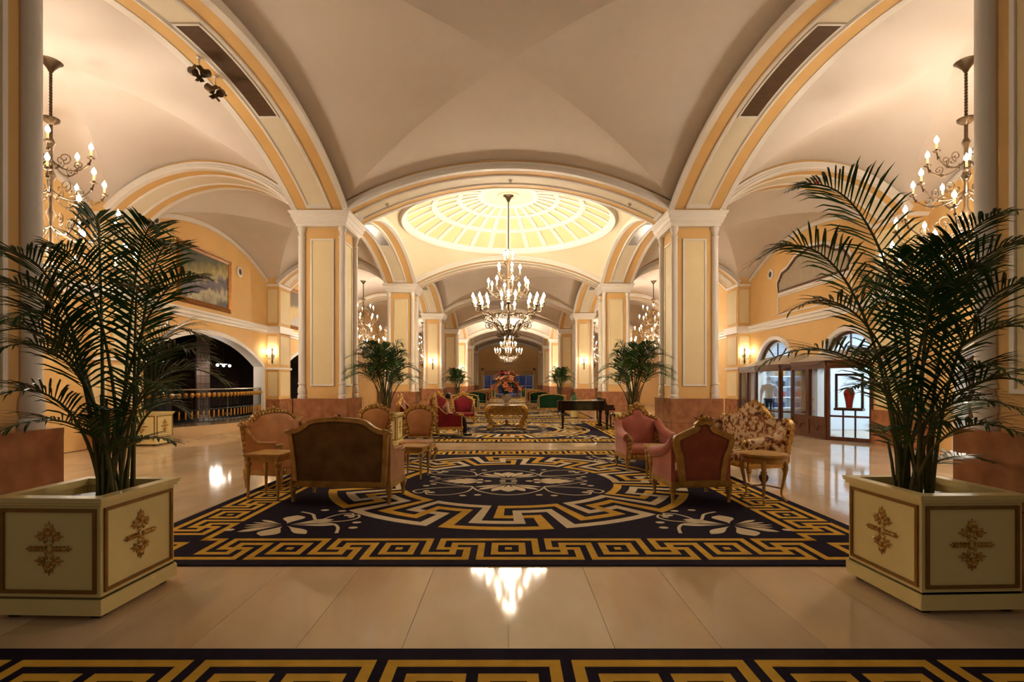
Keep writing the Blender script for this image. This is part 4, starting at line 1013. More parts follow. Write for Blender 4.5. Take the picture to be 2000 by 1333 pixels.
# ---------------------------------------------------------------- planters and palms
def make_planter():
    root = thing('planter_box', '', 'planter', (0,0,0), group='ivory planter boxes with gilt ornaments')
    a, h = .375, .80
    b = MB()
    b.box(-a+.03, a-.03, -a+.03, -a+.06, .12, h-.03); b.box(-a+.03, a-.03, a-.06, a-.03, .12, h-.03)
    b.box(-a+.03, -a+.06, -a+.06, a-.06, .12, h-.03); b.box(a-.06, a-.03, -a+.06, a-.06, .12, h-.03)
    b.box(-a+.03, a-.03, -a+.03, a-.03, .12, .15)
    b.build('box', M_PLANT, root)
    MB().box(-a+.015, a-.015, -a+.015, a-.015, .035, .125).box(-a+.02, a-.02, -a+.02, a-.02, .125, .135).build('plinth', M_PLANT, root)
    for sx in (-1, 1):
        for sy in (-1, 1): MB().box(sx*.28-.03, sx*.28+.03, sy*.28-.03, sy*.28+.03, 0, .036).build('foot', M_IRON, root)
    rim = MB()
    for k in range(4):
        n0 = len(rim.v)
        for d, z0, z1 in ((.012, h-.05, h-.03), (.0, h-.03, h-.012), (-.004, h-.012, h)): rim.prism_z([(-a+d, -a+d), (a-d, -a+d), (a-.08, -a+.08), (-a+.08, -a+.08)], z0, z1)
        rim.xf(Matrix.Rotation(k*PI/2, 4, 'Z'), n0)
    rim.build('rim', M_PLANT, root)
    yf = -a+.03
    for k in range(4):
        f = MB(); q = a-.055
        for x0, x1, z0, z1 in ((-q, -q+.022, .175, h-.075), (q-.022, q, .175, h-.075), (-q+.022, q-.022, .175, .197), (-q+.022, q-.022, h-.097, h-.075)):
            f.box(x0, x1, yf-.012, yf+.005, z0, z1); 
        f.build('gold_frame', M_GOLDD, root, rot=(0,0,k*PI/2))
        o = MB(); up = Vector((0,-1,0)); zc = .465
        def lb(x, z, dx, dz, l, wd): leaf_bump(o, Vector((x, yf-.002, zc+z)), Vector((dx, 0, dz)), up, l, wd, .016)
        for s2 in (1, -1):                       # upper and lower palmettes
            for ang, l in ((0,.075),(.45,.065),(-.45,.065),(.95,.05),(-.95,.05)): lb(0, s2*.105, math.sin(ang), s2*math.cos(ang), l, .034)
            for q2 in (-1, 1):
                for ang, l in ((.9,.06),(1.5,.075),(2.1,.05),(.2,.05)): lb(q2*.03, s2*.075, q2*math.sin(ang), s2*math.cos(ang), l, .03)
                o.tube(spiral(Vector((q2*.045, yf-.008, zc+s2*.085)), .024, 1.3, Vector((q2,0,0)), Z_, 10, 0), .006, 5)
                lb(q2*.012, s2*.075, q2*.4, -s2*1, .05, .028)
            o.ball((0, yf-.01, zc+s2*.10), .018, 7, 4, 1, .7, 1.2)
        for q2 in (-1, 1):                       # side sprigs
            o.tube([(q2*.03, yf-.008, zc), (q2*.13, yf-.008, zc)], .007, 5)
            for j in range(4):
                for s2 in (-1, 1): lb(q2*(.035+.025*j), 0, q2*.9, s2*.7, .034, .02)
            lb(q2*.12, 0, q2, 0, .04, .022)
        o.tube([(.026*math.cos(2*PI*j/14), yf-.008, zc+.026*math.sin(2*PI*j/14)) for j in range(15)], .008, 5)
        o.build('gilt_ornament', M_GOLD, root, rot=(0,0,k*PI/2))
    MB().lathe([(.19,.14),(.21,h-.12),(.235,h-.09),(.23,h-.08),(.205,h-.085)], 24).build('inner_pot', M_IRON, root, True)
    MB().lathe([(.208,h-.11),(.12,h-.095),(.01,h-.09)], 20, cap=False).build('soil', M_SOIL, root)
    MB().box(-a+.06, a-.06, -a+.06, a-.06, h-.16, h-.145).build('inner_shelf', M_PLANT, root)
    return root
pl0 = make_planter()
PLS = [((-2.98, 3.68), R(-2), 'ivory planter box with gilt ornament at the front left, holding the dense palm'), ((3.08, 3.76), R(2), 'ivory planter box with gilt ornament at the front right, holding the tall palm'),
       ((-2.98, cy(1)), 0, 'planter box beside the left column behind the peach chairs'), ((3.02, cy(1)), 0, 'planter box behind the pink armchairs beside the right column'),
       ((-2.98, cy(3)), 0, 'distant planter box behind the left green settee'), ((2.98, cy(3)), 0, 'distant planter box behind the right green settee'),
       ((-8.95, 12.8), R(3), 'ivory planter box standing before the bar steps')]
for k, (p, rz, lab) in enumerate(PLS):
    o = pl0 if k == 0 else copy_tree(pl0)
    o.location = (p[0], p[1], 0.0005); o.rotation_euler = (0, 0, rz); o['label'] = lab
def frond(base, tip, lift, rnd, ll=.34, nl=30, start=.42, lw=.022, bend=.5, side_droop=.5):
    """one pinnate leaf as a mesh: rachis from base arching to tip, leaflets both sides"""
    b, t = Vector(base), Vector(tip); h = t-b; flat = Vector((h.x, h.y, 0))
    c1 = b + Vector((flat.x*.10, flat.y*.10, (h.z+lift)*.62)); c2 = b + Vector((flat.x*bend, flat.y*bend, h.z+lift))
    def bz(s): return b*(1-s)**3 + c1*3*s*(1-s)**2 + c2*3*s*s*(1-s) + t*s**3
    def dbz(s): return ((c1-b)*3*(1-s)**2 + (c2-c1)*6*s*(1-s) + (t-c2)*3*s*s)
    stem, lea = MB(), MB()
    N = 22
    stem.tube([bz(k/N) for k in range(N+1)], [.013*(1-.85*k/N)+.0012 for k in range(N+1)], 5)
    for k in range(nl):
        s = start+(1-start)*(k/(nl-1))**.95
        p = bz(min(s, 1)); d = dbz(min(s, 1)).normalized(); u = (k+.5)/nl
        L = ll*(.55+.45*math.sin(PI*min(u*1.15+.12, 1)))*(1.0-.45*u*u)
        sd = d.cross(Z_)
        if sd.length < .05: sd = d.cross(Y_)
        sd.normalize(); upv = sd.cross(d).normalized()
        for q in (-1, 1):
            j = rnd.uniform(-.12, .12)
            v = (d*(.62+.5*u+j) + sd*q*(.95-.25*u) + upv*(.22+rnd.uniform(-.15,.15))).normalized()
            dr = Vector((0,0,-1))*L*side_droop*rnd.uniform(.25,.7)
            m1 = p+v*L*.45+dr*.12; m2 = p+v*L*.78+dr*.45; e = p+v*L+dr
            wv = v.cross(upv).normalized()*lw*.5*(.75+.5*rnd.random())
            lea.add([p-wv*.4, p+wv*.4, m1+wv, m1-wv, m2+wv*.75, m2-wv*.75, e], [(0,1,2,3),(3,2,4,5),(5,4,6)])
    return stem, lea
def palm(label, loc, fronds, rnd, ll=.34, nl=30, lw=.022, group='areca palms in planter boxes'):
    root = thing('palm', label, 'palm', loc, 0, group)
    for (tip, lift, kw) in fronds:
        off = Vector((rnd.uniform(-.11,.11), rnd.uniform(-.11,.11), 0))
        k2 = dict(ll=ll, nl=nl, lw=lw); k2.update(kw)
        st_, le_ = frond(off, Vector(tip)-Vector(loc), lift, rnd, **k2)
        so = st_.build('frond_stem', M_STEM, root, True); le_.build('leaf_blades', M_LEAF, so)
    cn = MB()
    for k in range(9):
        a = rnd.random()*2*PI; r = rnd.uniform(.02,.13); x, y = r*math.cos(a), r*math.sin(a); hh = rnd.uniform(.35,.75)
        cn.tube([(x,y,0),(x*1.25,y*1.25,hh*.6),(x*1.5,y*1.5,hh)], [.013,.011,.009], 6)
    cn.build('cane', M_STEM, root, True)
    return root
rnd = random.Random(42)
zs = .715
# left front palm: tips read off the picture, each at its own distance
LP = [((187,426,3.6),.10,{}),((313,448,3.5),.25,{}),((345,482,3.3),.22,{'ll':.38}),((412,545,3.35),.18,{'ll':.36}),((87,483,3.1),.18,{}),((-25,500,2.9),.28,{'ll':.4}),((-40,560,2.9),.25,{'ll':.4}),
      ((30,622,2.95),.25,{'ll':.38}),((-40,665,2.9),.30,{'ll':.4}),((-20,690,2.85),.25,{'ll':.38}),((-30,785,2.95),.22,{}),((-15,850,2.9),.20,{}),((405,700,3.5),.26,{'ll':.42}),((430,740,3.8),.24,{'ll':.40}),((395,660,4.2),.24,{'ll':.4}),
      ((340,863,3.45),.10,{'ll':.24}),((355,800,3.9),.16,{}),((330,760,3.2),.16,{}),((270,560,3.0),.14,{}),((220,800,3.3),.03,{'ll':.25})]
palm('dense dark areca palm rising from the front left planter', (-2.86, 3.68, zs), [(P(*t), l, k) for t, l, k in LP], rnd, .36, 30, .015)
RP = [((1546,372,3.6),.30,{'ll':.50,'nl':34}),((1478,508,3.7),.42,{'ll':.44,'nl':34}),((1546,606,3.6),.30,{'ll':.36}),((1494,708,3.5),.32,{'ll':.44}),((1980,412,2.95),.14,{'ll':.36}),((2030,470,2.95),.16,{'ll':.40}),((1787,500,3.6),.05,{'ll':.44}),
      ((1860,470,3.4),.10,{'ll':.40}),((2040,560,2.95),.22,{'ll':.44}),((2050,650,2.95),.24,{'ll':.44}),((1930,520,3.2),.12,{'ll':.42}),((1690,560,4.1),.16,{'ll':.38}),((2040,760,2.95),.22,{'ll':.40}),((2020,860,2.95),.20,{'ll':.34}),((1945,905,3.9),.14,{'ll':.24}),
      ((1660,760,3.4),.16,{'ll':.32}),((1690,690,3.3),.14,{'ll':.34}),((1830,560,3.1),.06,{'ll':.40}),((1990,800,3.1),.18,{'ll':.36}),((1720,840,3.3),.06,{'ll':.22}),((1960,720,3.0),.14,{'ll':.42}),((1930,790,3.9),.08,{'ll':.34})]
palm('tall open areca palm rising from the front right planter', (2.98, 3.78, zs), [(P(*t), l, k) for t, l, k in RP], rnd, .42, 30, .016)
def std_fronds(loc, hgt, spread, n, rnd):
    out = []
    for k in range(n):
        a = 2*PI*(k*.382)+rnd.uniform(-.25,.25); u = k/(n-1); r = spread*(.45+.6*u)*rnd.uniform(.85,1.1); z = hgt*(1.0-.55*u*rnd.uniform(.8,1.1))
        px_, py_ = r*math.cos(a), r*math.sin(a)
        if px_ < -.35: py_ = -abs(py_)*.5-.62
        out.append((Vector(loc)+Vector((px_, py_, z)), .25+.15*u, {}))
    return out
p0 = palm('bushy palm beside the left column behind the gilt chairs', (-2.98, cy(1), zs), std_fronds((-2.98, cy(1), zs), 1.75, .95, 22, rnd), rnd, .36, 24, .028)
copy_tree(p0, None, (3.02, cy(1), zs), 0, (-1,1,1), label='bushy palm beside the right column behind the pink armchair')
copy_tree(p0, None, (-2.98, cy(3), zs), 0, (1,1,.92), label='small distant palm above the left green settee')
copy_tree(p0, None, (2.98, cy(3), zs), 0, (-1,1,.95), label='small distant palm above the right green settee')
# little clipped shrub behind the piano
sh0 = thing('clipped_shrub', 'small clipped green cone shrub showing over the piano lid', 'shrub', (2.9, 22.6, FZ), 0)
MB().lathe([(.16,0),(.2,.30),(.22,.32),(.18,.32)], 16).build('pot', M_PLANT, sh0, True)
cs = MB(); rr = random.Random(9)
for k in range(420):
    t = rr.random(); a = rr.random()*2*PI; r = .24*(1-t)**.6*math.sin(PI*min(.25+t,1))+.02
    leaf_bump(cs, Vector((r*math.cos(a), r*math.sin(a), .34+.72*t)), Vector((math.cos(a), math.sin(a), .6)), Vector((-math.cos(a)*.5, -math.sin(a)*.5, 1)), .07, .04, .008)
cs.lathe([(.02,.3),(.19,.40),(.2,.6),(.13,.85),(.02,1.05)], 10); cs.build('foliage', M_LEAF, sh0)
# ---------------------------------------------------------------- paintings, speakers, fittings on the walls
def picture(label, y0, y1, z0, z1, m_, x=-WX):
    root = thing('framed_painting', label, 'painting', (x, (y0+y1)/2, z0), 0)
    w2 = (y1-y0)/2; h = z1-z0; f = MB(); fw = .17
    prof = [(0,0),(.03,.05),(.06,.03),(.10,.06),(.13,.04),(fw,.02),(fw,0)]
    rings = []
    for (sy, sz, cy_, cz_) in ((-1,-1,-w2,0),(1,-1,w2,0),(1,1,w2,h),(-1,1,-w2,h)):
        rings.append([(.01+q, cy_-sy*p, cz_-sz*p) for p, q in prof])
    rings.append(rings[0]); f.loft(rings, closed=False); f.build('frame', M_FRAME, root)
    MB().box(.005, .02, -w2+fw-.01, w2-fw+.01, fw-.01, h-fw+.01).build('canvas', m_, root)
    return root
picture('large seascape oil painting in a gilt frame above the bar arch', 15.02, 17.95, 3.95, 5.80, M_SEA)
picture('second gilt framed painting farther along the left wall, partly behind the column', 22.0, 24.9, 3.95, 5.80, M_PAINT2)
def speaker(loc, rz, label):
    root = thing('wall_speaker', label, 'speaker', loc, rz, group='round white wall speakers')
    q = MB(); q.lathe([(.19,0),(.20,.02),(.17,.04),(.12,.045),(.11,.02)], 24); q.xf(Matrix.Rotation(PI/2, 4, 'Y')); q.build('bezel', M_WHITE, root, True)
    q = MB(); q.lathe([(.115,.022),(.06,.01),(.01,.03)], 20); q.xf(Matrix.Rotation(PI/2, 4, 'Y')); q.build('cone', M_BRONZE, root, True)
speaker((-WX+.005, 14.1, 6.05), 0, 'round white speaker above the left end of the seascape')
speaker((-WX+.005, 18.55, 5.55), 0, 'round white speaker right of the seascape')
speaker((WX-.005, 19.0, 5.55), PI, 'round white speaker beside the curtained window')
# curtained window high on the right wall
win = thing('window_1', 'curtained interior window with brown frame high on the right wall', 'window', (WX, 0, 0), kind='structure')
wo = [(14.6,4.82),(18.4,4.82),(18.4,5.10),(18.15,5.38),(17.8,5.45),(17.3,5.72),(16.5,5.86),(15.7,5.72),(15.2,5.45),(14.85,5.38),(14.6,5.10)]
def ringp(pts, w_, x0, x1, name, m_):
    c = (sum(p[0] for p in pts)/len(pts), sum(p[1] for p in pts)/len(pts)); out = offset(pts, -w_)
    if sum((p[0]-c[0])**2 for p in out) < sum((p[0]-c[0])**2 for p in pts): out = offset(pts, w_)
    r = MB(); r.loft([[(x0, y, z) for y, z in pts]+[(x0,)+tuple(pts[0])], [(x1, y, z) for y, z in pts]+[(x1,)+tuple(pts[0])], [(x1, y, z) for y, z in out]+[(x1,)+tuple(out[0])], [(x0, y, z) for y, z in out]+[(x0,)+tuple(out[0])]], closed=False)
    return r.build(name, m_, win)
ringp(wo, .07, 0, -.07, 'wooden_frame', M_WOOD); ringp(offset(wo, -.07) if True else wo, .10, 0, -.05, 'white_surround', M_WHITE)
cu = MB(); n = 120; rows_ = []
def wtop(y):
    for (a, b) in zip(wo[1:], wo[2:]+wo[:1]):
        lo, hi = min(a[0], b[0]), max(a[0], b[0])
        if hi-lo > 1e-6 and lo <= y <= hi and b[1] > 4.9: return a[1]+(b[1]-a[1])*(y-a[0])/(b[0]-a[0])
    return 5.1
for z in (0, 1): rows_.append([(-.025-.012*math.sin(k*1.9), 14.6+3.8*k/n, 4.82 if z == 0 else wtop(14.6+3.8*k/n)) for k in range(n+1)])
cu.loft(rows_, closed=False); cu.build('curtain', M_CURT, win, True)
pb = MB()
for x0, x1, z0, z1 in ((14.5,18.5,3.95,3.99),(14.5,18.5,4.60,4.64),(14.5,14.54,3.99,4.60),(18.46,18.5,3.99,4.60)): pb.box(-.03, 0, x0, x1, z0, z1)
pb.build('panel_moulding', M_WHITE, win)
# stage spotlights hanging below the left arch
def spot(loc, rz, tilt, label):
    root = thing('spotlight', label, 'spotlight', loc, rz, group='small stage spotlights under the left arch')
    root.scale = (.78,)*3
    MB().lathe([(.05,0),(.05,-.015),(.015,-.04),(.012,-.22)], 12).build('ceiling_stem', M_WHITE, root, True)
    for s_ in (-1, 1):
        h = MB(); h.lathe([(.045,-.10),(.07,-.09),(.075,.0),(.075,.05),(.068,.06)], 14); h.box(-.1, .1, -.1, -.09, .05, .15); h.box(-.1, .1, .09, .1, .05, .15)
        h.xf(Matrix.Translation((s_*.10, 0, -.30)) @ Matrix.Rotation(tilt*s_, 4, 'Y') @ Matrix.Rotation(PI*.8, 4, 'X')); h.build('lamp_head', M_BRONZE, root, True)
def soff(y): return arcz(y-by(0), HL)
spot((-4.68, 7.75, soff(7.75)+.0), .3, .9, 'twin spotlight nearer to us under the left arch')
spot((-4.72, 8.25, soff(8.25)+.0), .9, .7, 'twin spotlight just behind the first under the left arch')
for (x, y, lab) in ((0.05, cy(1)+.05, 'tiny white smoke detector at the crown of the first wide arch'), (-2.95, cy(1)+.05, 'tiny detector low on the left of the first wide arch'), (2.95, cy(1)+.05, 'tiny detector low on the right of the first wide arch')):
    d = thing('smoke_detector', lab, 'detector', (x, y, arcz(x, HT)-.004), 0)
    MB().lathe([(.05,0),(.052,-.02),(.035,-.04),(.01,-.045)], 14).build('housing', M_PLAST, d, True)
    MB().lathe([(.015,-.04),(.012,-.06),(.002,-.062)], 8).build('sensor', M_BRONZE, d, True)

# ---------------------------------------------------------------- bar behind the left arch
bar = thing('bar_room', 'dim bar room seen through the wide left arch', 'bar room', (0,0,0), kind='structure')
BX = -15.5
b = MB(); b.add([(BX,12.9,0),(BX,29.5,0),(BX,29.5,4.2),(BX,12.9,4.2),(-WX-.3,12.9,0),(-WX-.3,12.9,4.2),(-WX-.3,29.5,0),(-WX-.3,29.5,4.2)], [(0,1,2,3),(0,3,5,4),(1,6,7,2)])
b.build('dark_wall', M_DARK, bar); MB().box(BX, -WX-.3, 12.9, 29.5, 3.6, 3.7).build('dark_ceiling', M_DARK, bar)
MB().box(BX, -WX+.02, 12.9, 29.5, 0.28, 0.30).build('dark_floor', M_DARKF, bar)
for k in range(34):
    if k == 0: sl = MB().box(BX+.02, BX+.07, -.03, .03, .3, 3.6).build('wall_slat', M_WOOD, bar, loc=(0, 14.5+.36*k, 0))
    else: inst(sl, bar, (0, 14.5+.36*k, 0))
pil = thing('tiled_pillar', 'dark tiled square pillar standing inside the bar', 'pillar', (-12.2, 19.7, .30), 0)
MB().box(-.44, .44, -.44, .44, 0, 3.28).build('core', M_IRON, pil)
M_TILE = mat('brown_pillar_tile', '#3a2a24', .25, var=.3, vscale=3)
t0 = None
for r in range(11):
    for c in range(3):
        for face in range(2):
            if t0 is None: t0 = MB().box(-.14, .14, -.012, .012, -.14, .14).build('tile', M_TILE, pil)
            t = t0 if (r == 0 and c == 0 and face == 0) else inst(t0, pil)
            if face == 0: t.location = (-.295+.295*c, -.452, .15+.298*r)
            else: t.location = (.452, -.295+.295*c, .15+.298*r); t.rotation_euler = (0, 0, PI/2)
# curved step in front
stp = thing('bar_step', 'curved beige marble platform edge in front of the bar arch', 'step', (0,0,0), kind='structure')
def seg(sag, half, cyy, n=24):
    Rr = (half*half+sag*sag)/(2*sag); am = math.asin(half/Rr)
    return [(-WX+sag-Rr+Rr*math.cos(-am+2*am*k/n), cyy+Rr*math.sin(-am+2*am*k/n)) for k in range(n+1)]
MB().prism_z(seg(1.35, 3.45, 17.0), 0.001, .29).build('platform', M_FLOOR2, stp)
MB().prism_z(seg(.75, 4.0, 16.6), 0.001, .145).build('lower_step', M_FLOOR2, stp)
rl = thing('bar_railing', 'curved iron railing with rows of gold balusters in front of the bar', 'railing', (0,0,0))
path = seg(.62, 3.3, 16.85, 60)
pp = [(x, y, 1.33) for x, y in path]
MB().tube(pp, .022, 6).build('top_rail', M_STEEL, rl, True); MB().tube([(x, y, .36) for x, y, z in pp], .015, 6).build('bottom_rail', M_IRON, rl, True)
MB().tube([(x, y, .72) for x, y, z in pp], .010, 6).build('middle_rail', M_IRON, rl, True)
M_BALG = mat('baluster_gold', '#c08a2a', .4, metal=.35, var=.2, vscale=10)
bl = MB(); bl.tube([(0,0,.30),(0,0,1.33)], .011, 6)
cu_ = MB().lathe([(.012,1.08),(.05,1.12),(.062,1.17),(.05,1.22),(.012,1.23)], 10); sl_ = MB().lathe([(.014,.46),(.022,.47),(.022,.68),(.014,.69)], 8)
b0 = None
for k in range(0, 61, 2):
    x, y = path[k]
    if b0 is None:
        b0 = bl.build('baluster', M_IRON, rl, True, loc=(x, y, 0)); g0 = cu_.build('gold_tulip', M_BALG, b0, True); g1 = sl_.build('gold_sleeve', M_BALG, b0, True)
    else:
        q = inst(b0, rl, (x, y, 0)); inst(g0, q); inst(g1, q)
# stools behind
for k, (x, y) in enumerate(((-11.6,15.0),(-11.9,16.2),(-11.5,19.0),(-11.2,20.4))):
    s_ = thing('bar_stool', ['bar stool farthest left behind the railing', 'bar stool second from left behind the railing', 'bar stool third from left behind the railing', 'bar stool nearest the right jamb behind the railing'][k], 'stool', (x, y, .30), 0, 'bar stools behind the railing')
    MB().lathe([(.2,0),(.2,.02),(.03,.04),(.025,.7)], 12).build('base', M_STEEL, s_, True); MB().lathe([(.17,.70),(.19,.74),(.19,.78),(.15,.80)], 14).build('seat', M_RUST, s_, True)
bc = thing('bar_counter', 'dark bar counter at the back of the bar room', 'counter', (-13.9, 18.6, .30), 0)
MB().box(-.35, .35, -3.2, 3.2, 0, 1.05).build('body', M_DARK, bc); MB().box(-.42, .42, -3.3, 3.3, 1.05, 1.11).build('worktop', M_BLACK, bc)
pd = thing('bar_pendant', 'small lit pendant with three bulbs glowing in the dark bar', 'pendant lamp', (-10.9, 19.6, 2.25), 0)
MB().tube([(0,0,.05),(0,0,1.35)], .008, 5).box(-.03, .03, -.42, .42, 0, .05).build('bar_body', M_IRON, pd)
M_TUBE = mat('lit_tube', '#ffffff', .4, emit=(1,.85,.7), emit_s=6); M_TUBE.cycles.emission_sampling = 'NONE'
for y in (-.42, 0, .42): MB().ball((0, y, -.06), .055, 8, 6).build('globe_bulb', M_TUBE, pd, True)
MB().box(-.015, .015, -.22, .22, -.02, 0).build('light_strip', M_TUBE, pd)
lamp('pendant_light', (-0.3, 0, -.25), 28, r=.2, parent=pd)

# ---------------------------------------------------------------- shops behind the right wall
SH = thing('shop_room', 'bright white shop interior behind the right wall', 'shop interior', (0,0,0), kind='structure')
b = MB(); X0, X1, Y0, Y1, Z1 = WX+.02, 13.2, 12.6, 21.2, 3.3
b.add([(X1,Y0,0),(X1,Y1,0),(X1,Y1,Z1),(X1,Y0,Z1),(X0,Y0,0),(X0,Y0,Z1),(X0,Y1,0),(X0,Y1,Z1)], [(0,3,2,1),(4,5,3,0),(1,2,7,6),(5,7,2,3)])
b.build('white_wall', M_SHOPW, SH); MB().box(X0+.4, X1, 16.72, 16.8, 0, Z1).build('partition', M_SHOPW, SH)
COOL = (.62, .82, 1.0)
M_LAMP = mat('lit_shop_panel', '#ffffff', .5, emit=COOL, emit_s=2.5)
for y in (14.6, 18.7):
    lp = thing('ceiling_panel', 'cool white ceiling panel in the ' + ('vase shop' if y < 16 else 'clothes shop'), 'lamp', (11.3, y, 3.26), 0)
    MB().box(-.75, .75, -.95, .95, 0, .03).build('housing', M_PLAST, lp); MB().box(-.7, .7, -.9, .9, -.012, 0).build('diffuser', M_LAMP, lp)
    lamp('panel_light', (0, 0, -.03), K_SHOP, COOL, parent=lp, kind='AREA', size=(1.4, 1.8))
def glazed(root, p0, p1, z0, z1, cols, carved=False, mid=None, wd=.07, handle=None):
    """a run of framed glazing between plan points p0, p1 split in cols; each leaf is a part with frame and pane"""
    p0, p1 = Vector((*p0, 0)), Vector((*p1, 0)); d = (p1-p0); L = d.length; ang = math.atan2(d.y, d.x)
    e = bpy.data.objects.new('glazed_side', None); COL.objects.link(e); e.parent = root; e.location = p0; e.rotation_euler = (0, 0, ang)
    cw = L/cols
    for k in range(cols):
        a, b2 = k*cw, (k+1)*cw; f = MB()
        f.box(a, a+wd, -.04, .04, z0, z1); f.box(b2-wd, b2, -.04, .04, z0, z1); f.box(a+wd, b2-wd, -.04, .04, z0, z0+.10); f.box(a+wd, b2-wd, -.04, .04, z1-.10, z1)
        zb_ = z0+.10
        if carved:
            f.box(a+wd, b2-wd, -.02, .02, z0+.10, z0+.52); f.box(a+wd, b2-wd, -.04, .04, z0+.52, z0+.60); zb_ = z0+.60
            for q in (-1, 1): carve(f, [(a+wd+.06+(b2-a-2*wd-.12)*j/10, z0+.31+.08*math.sin(j*.9)) for j in range(11)], q*.022, q, .07, random.Random(3))
        elif mid: f.box(a+wd, b2-wd, -.03, .03, z0+mid, z0+mid+.05)
        fo = f.build('frame', M_WOOD, e)
        MB().box(a+wd, b2-wd, -.004, .004, zb_, z1-.10).build('pane', M_GLASS, fo)
        if handle == k: 
            MB().box(b2-.05, b2-.02, -.09, -.04, 1.0, 1.12).tube([(b2-.035,-.08,1.06),(b2-.14,-.08,1.06)], .012, 6).build('handle', M_GOLD, fo)
    return e
def kiosk(name, label, pts, cols, carved, wallpts, mids, handles):
    root = thing(name, label, 'shop front', (0,0,0))
    for j, (a, b2) in enumerate(zip(pts[:-1], pts[1:])): glazed(root, a, b2, .004, 2.02, cols[j], carved[j], mids[j], handle=handles[j])
    cap = MB(); out = offset([(p[0], p[1]) for p in pts], .0)
    for a, b2 in zip(pts[:-1], pts[1:]):
        d = Vector((b2[0]-a[0], b2[1]-a[1])).normalized(); n = Vector((-d.y, d.x))*.06
        cap.prism_z([(a[0]-n.x, a[1]-n.y), (b2[0]-n.x, b2[1]-n.y), (b2[0]+n.x, b2[1]+n.y), (a[0]+n.x, a[1]+n.y)], 2.02, 2.14)
    cap.build('head_beam', M_WOOD, root)
    rf = MB(); poly = [(p[0], p[1], 2.14) for p in pts]; up = [(q[0], q[1], q[2]) for q in wallpts]
    n = len(poly); rf.add(poly+up, [(j, j+1, n+j+1, n+j) for j in range(n-1)]); rf.build('canopy_roof', M_CURT, root)
    return root
kiosk('shop_front', 'mahogany and glass shop front of the vase shop with carved double doors', [(9.25,12.99),(8.56,13.75),(8.56,15.45),(9.72,16.45)], [1,2,1], [False,True,False],
      [(9.72,12.99,2.45),(9.72,13.7,2.5),(9.72,15.6,2.5),(9.72,16.45,2.3)], [.62,None,.62], [None,0,None])
kiosk('shop_front', 'mahogany and glass shop front of the clothes shop farther along the right wall', [(9.72,16.50),(8.90,16.75),(8.90,18.40),(9.30,20.55)], [1,1,2], [False,False,False],
      [(9.72,16.50,2.4),(9.72,16.9,2.5),(9.72,18.6,2.5),(9.72,20.55,2.3)], [.55,.55,.55], [None,None,None])
# fanlights in the two arches
for c, r_ in ((14.75, 1.08), (18.75, 1.15)):
    fw = thing('fanlight', 'arched fanlight above the ' + ('vase shop' if c < 16 else 'clothes shop'), 'fanlight', (WX+.12, c, 0), 0)
    f = MB(); hw = 1.30; Rr = (hw*hw+r_*r_)/(2*r_); cz = 1.95+r_-Rr; am = math.asin(hw/Rr)
    arcp = [(0, Rr*math.sin(-am+2*am*k/24), cz+Rr*math.cos(-am+2*am*k/24)) for k in range(25)]
    f.tube([(x, y*.96, z-.03) for x, y, z in arcp], .06, 6); f.box(-.05, .05, -1.3, 1.3, 2.28, 2.38)
    for a in (-.6, 0, .6): f.tube([(0, .25*math.sin(a), 2.38), (0, 1.25*math.sin(a), 2.36+.62*math.cos(a))], .028, 6)
    f.build('frame', M_WOOD, fw, True)
    g = MB(); g.add([(0,-1.25,2.3)]+[p for p in arcp if p[2] > 2.3]+[(0,1.25,2.3)], [tuple(range(2+len([p for p in arcp if p[2] > 2.3])))]); g.build('pane', M_GLASS, fw)
# vase on a stand
M_REDV = mat('red_glaze', '#a01822', .12, col2='#c8402a', vscale=2.5, spec=.6)
st_ = thing('display_stand', 'slim wooden display frame carrying the red vase', 'stand', (9.22, 13.85, .004), R(-45))
s0 = MB()
for sx in (-1, 1):
    s0.box(sx*.30-.03, sx*.30+.03, -.03, .03, .78, 1.78); s0.box(sx*.14-.02, sx*.14+.02, -.02, .02, .0, .80)
s0.box(-.33, .33, -.16, .16, .78, .84).box(-.33, .33, -.03, .03, 1.72, 1.78); s0.build('frame', M_WOOD, st_)
MB().box(-.22, .22, -.14, .14, 0, .03).build('base', M_WOOD, st_)
MB().box(-.27, .27, -.14, .14, .84, .855).build('cloth', M_GOLDP, st_)
vv = thing('red_vase', 'glossy red vase in the shop window', 'vase', (9.22, 13.85, .004+.857), 0)
MB().lathe([(.07,0),(.075,.02),(.09,.15),(.13,.36),(.135,.42),(.10,.48),(.06,.50),(.065,.53),(.075,.54)], 22).build('body', M_REDV, vv, True)
MB().lathe([(.05,.535),(.055,.50),(.045,.49)], 16, cap=False).build('mouth', M_IRON, vv, True)
for k, (x, y) in enumerate(((10.9,14.3),(11.0,13.7))):
    tb = thing('wooden_stool', ['dark wooden stool behind the vase stand', 'second dark wooden stool deeper in the vase shop'][k], 'stool', (x, y, .004), .4*k)
    MB().box(-.24, .24, -.24, .24, .42, .47).build('seat', M_WOOD, tb)
    for sx in (-1, 1):
        for sy in (-1, 1): MB().box(sx*.2-.03, sx*.2+.03, sy*.2-.03, sy*.2+.03, 0, .42).build('leg', M_WOOD, tb)
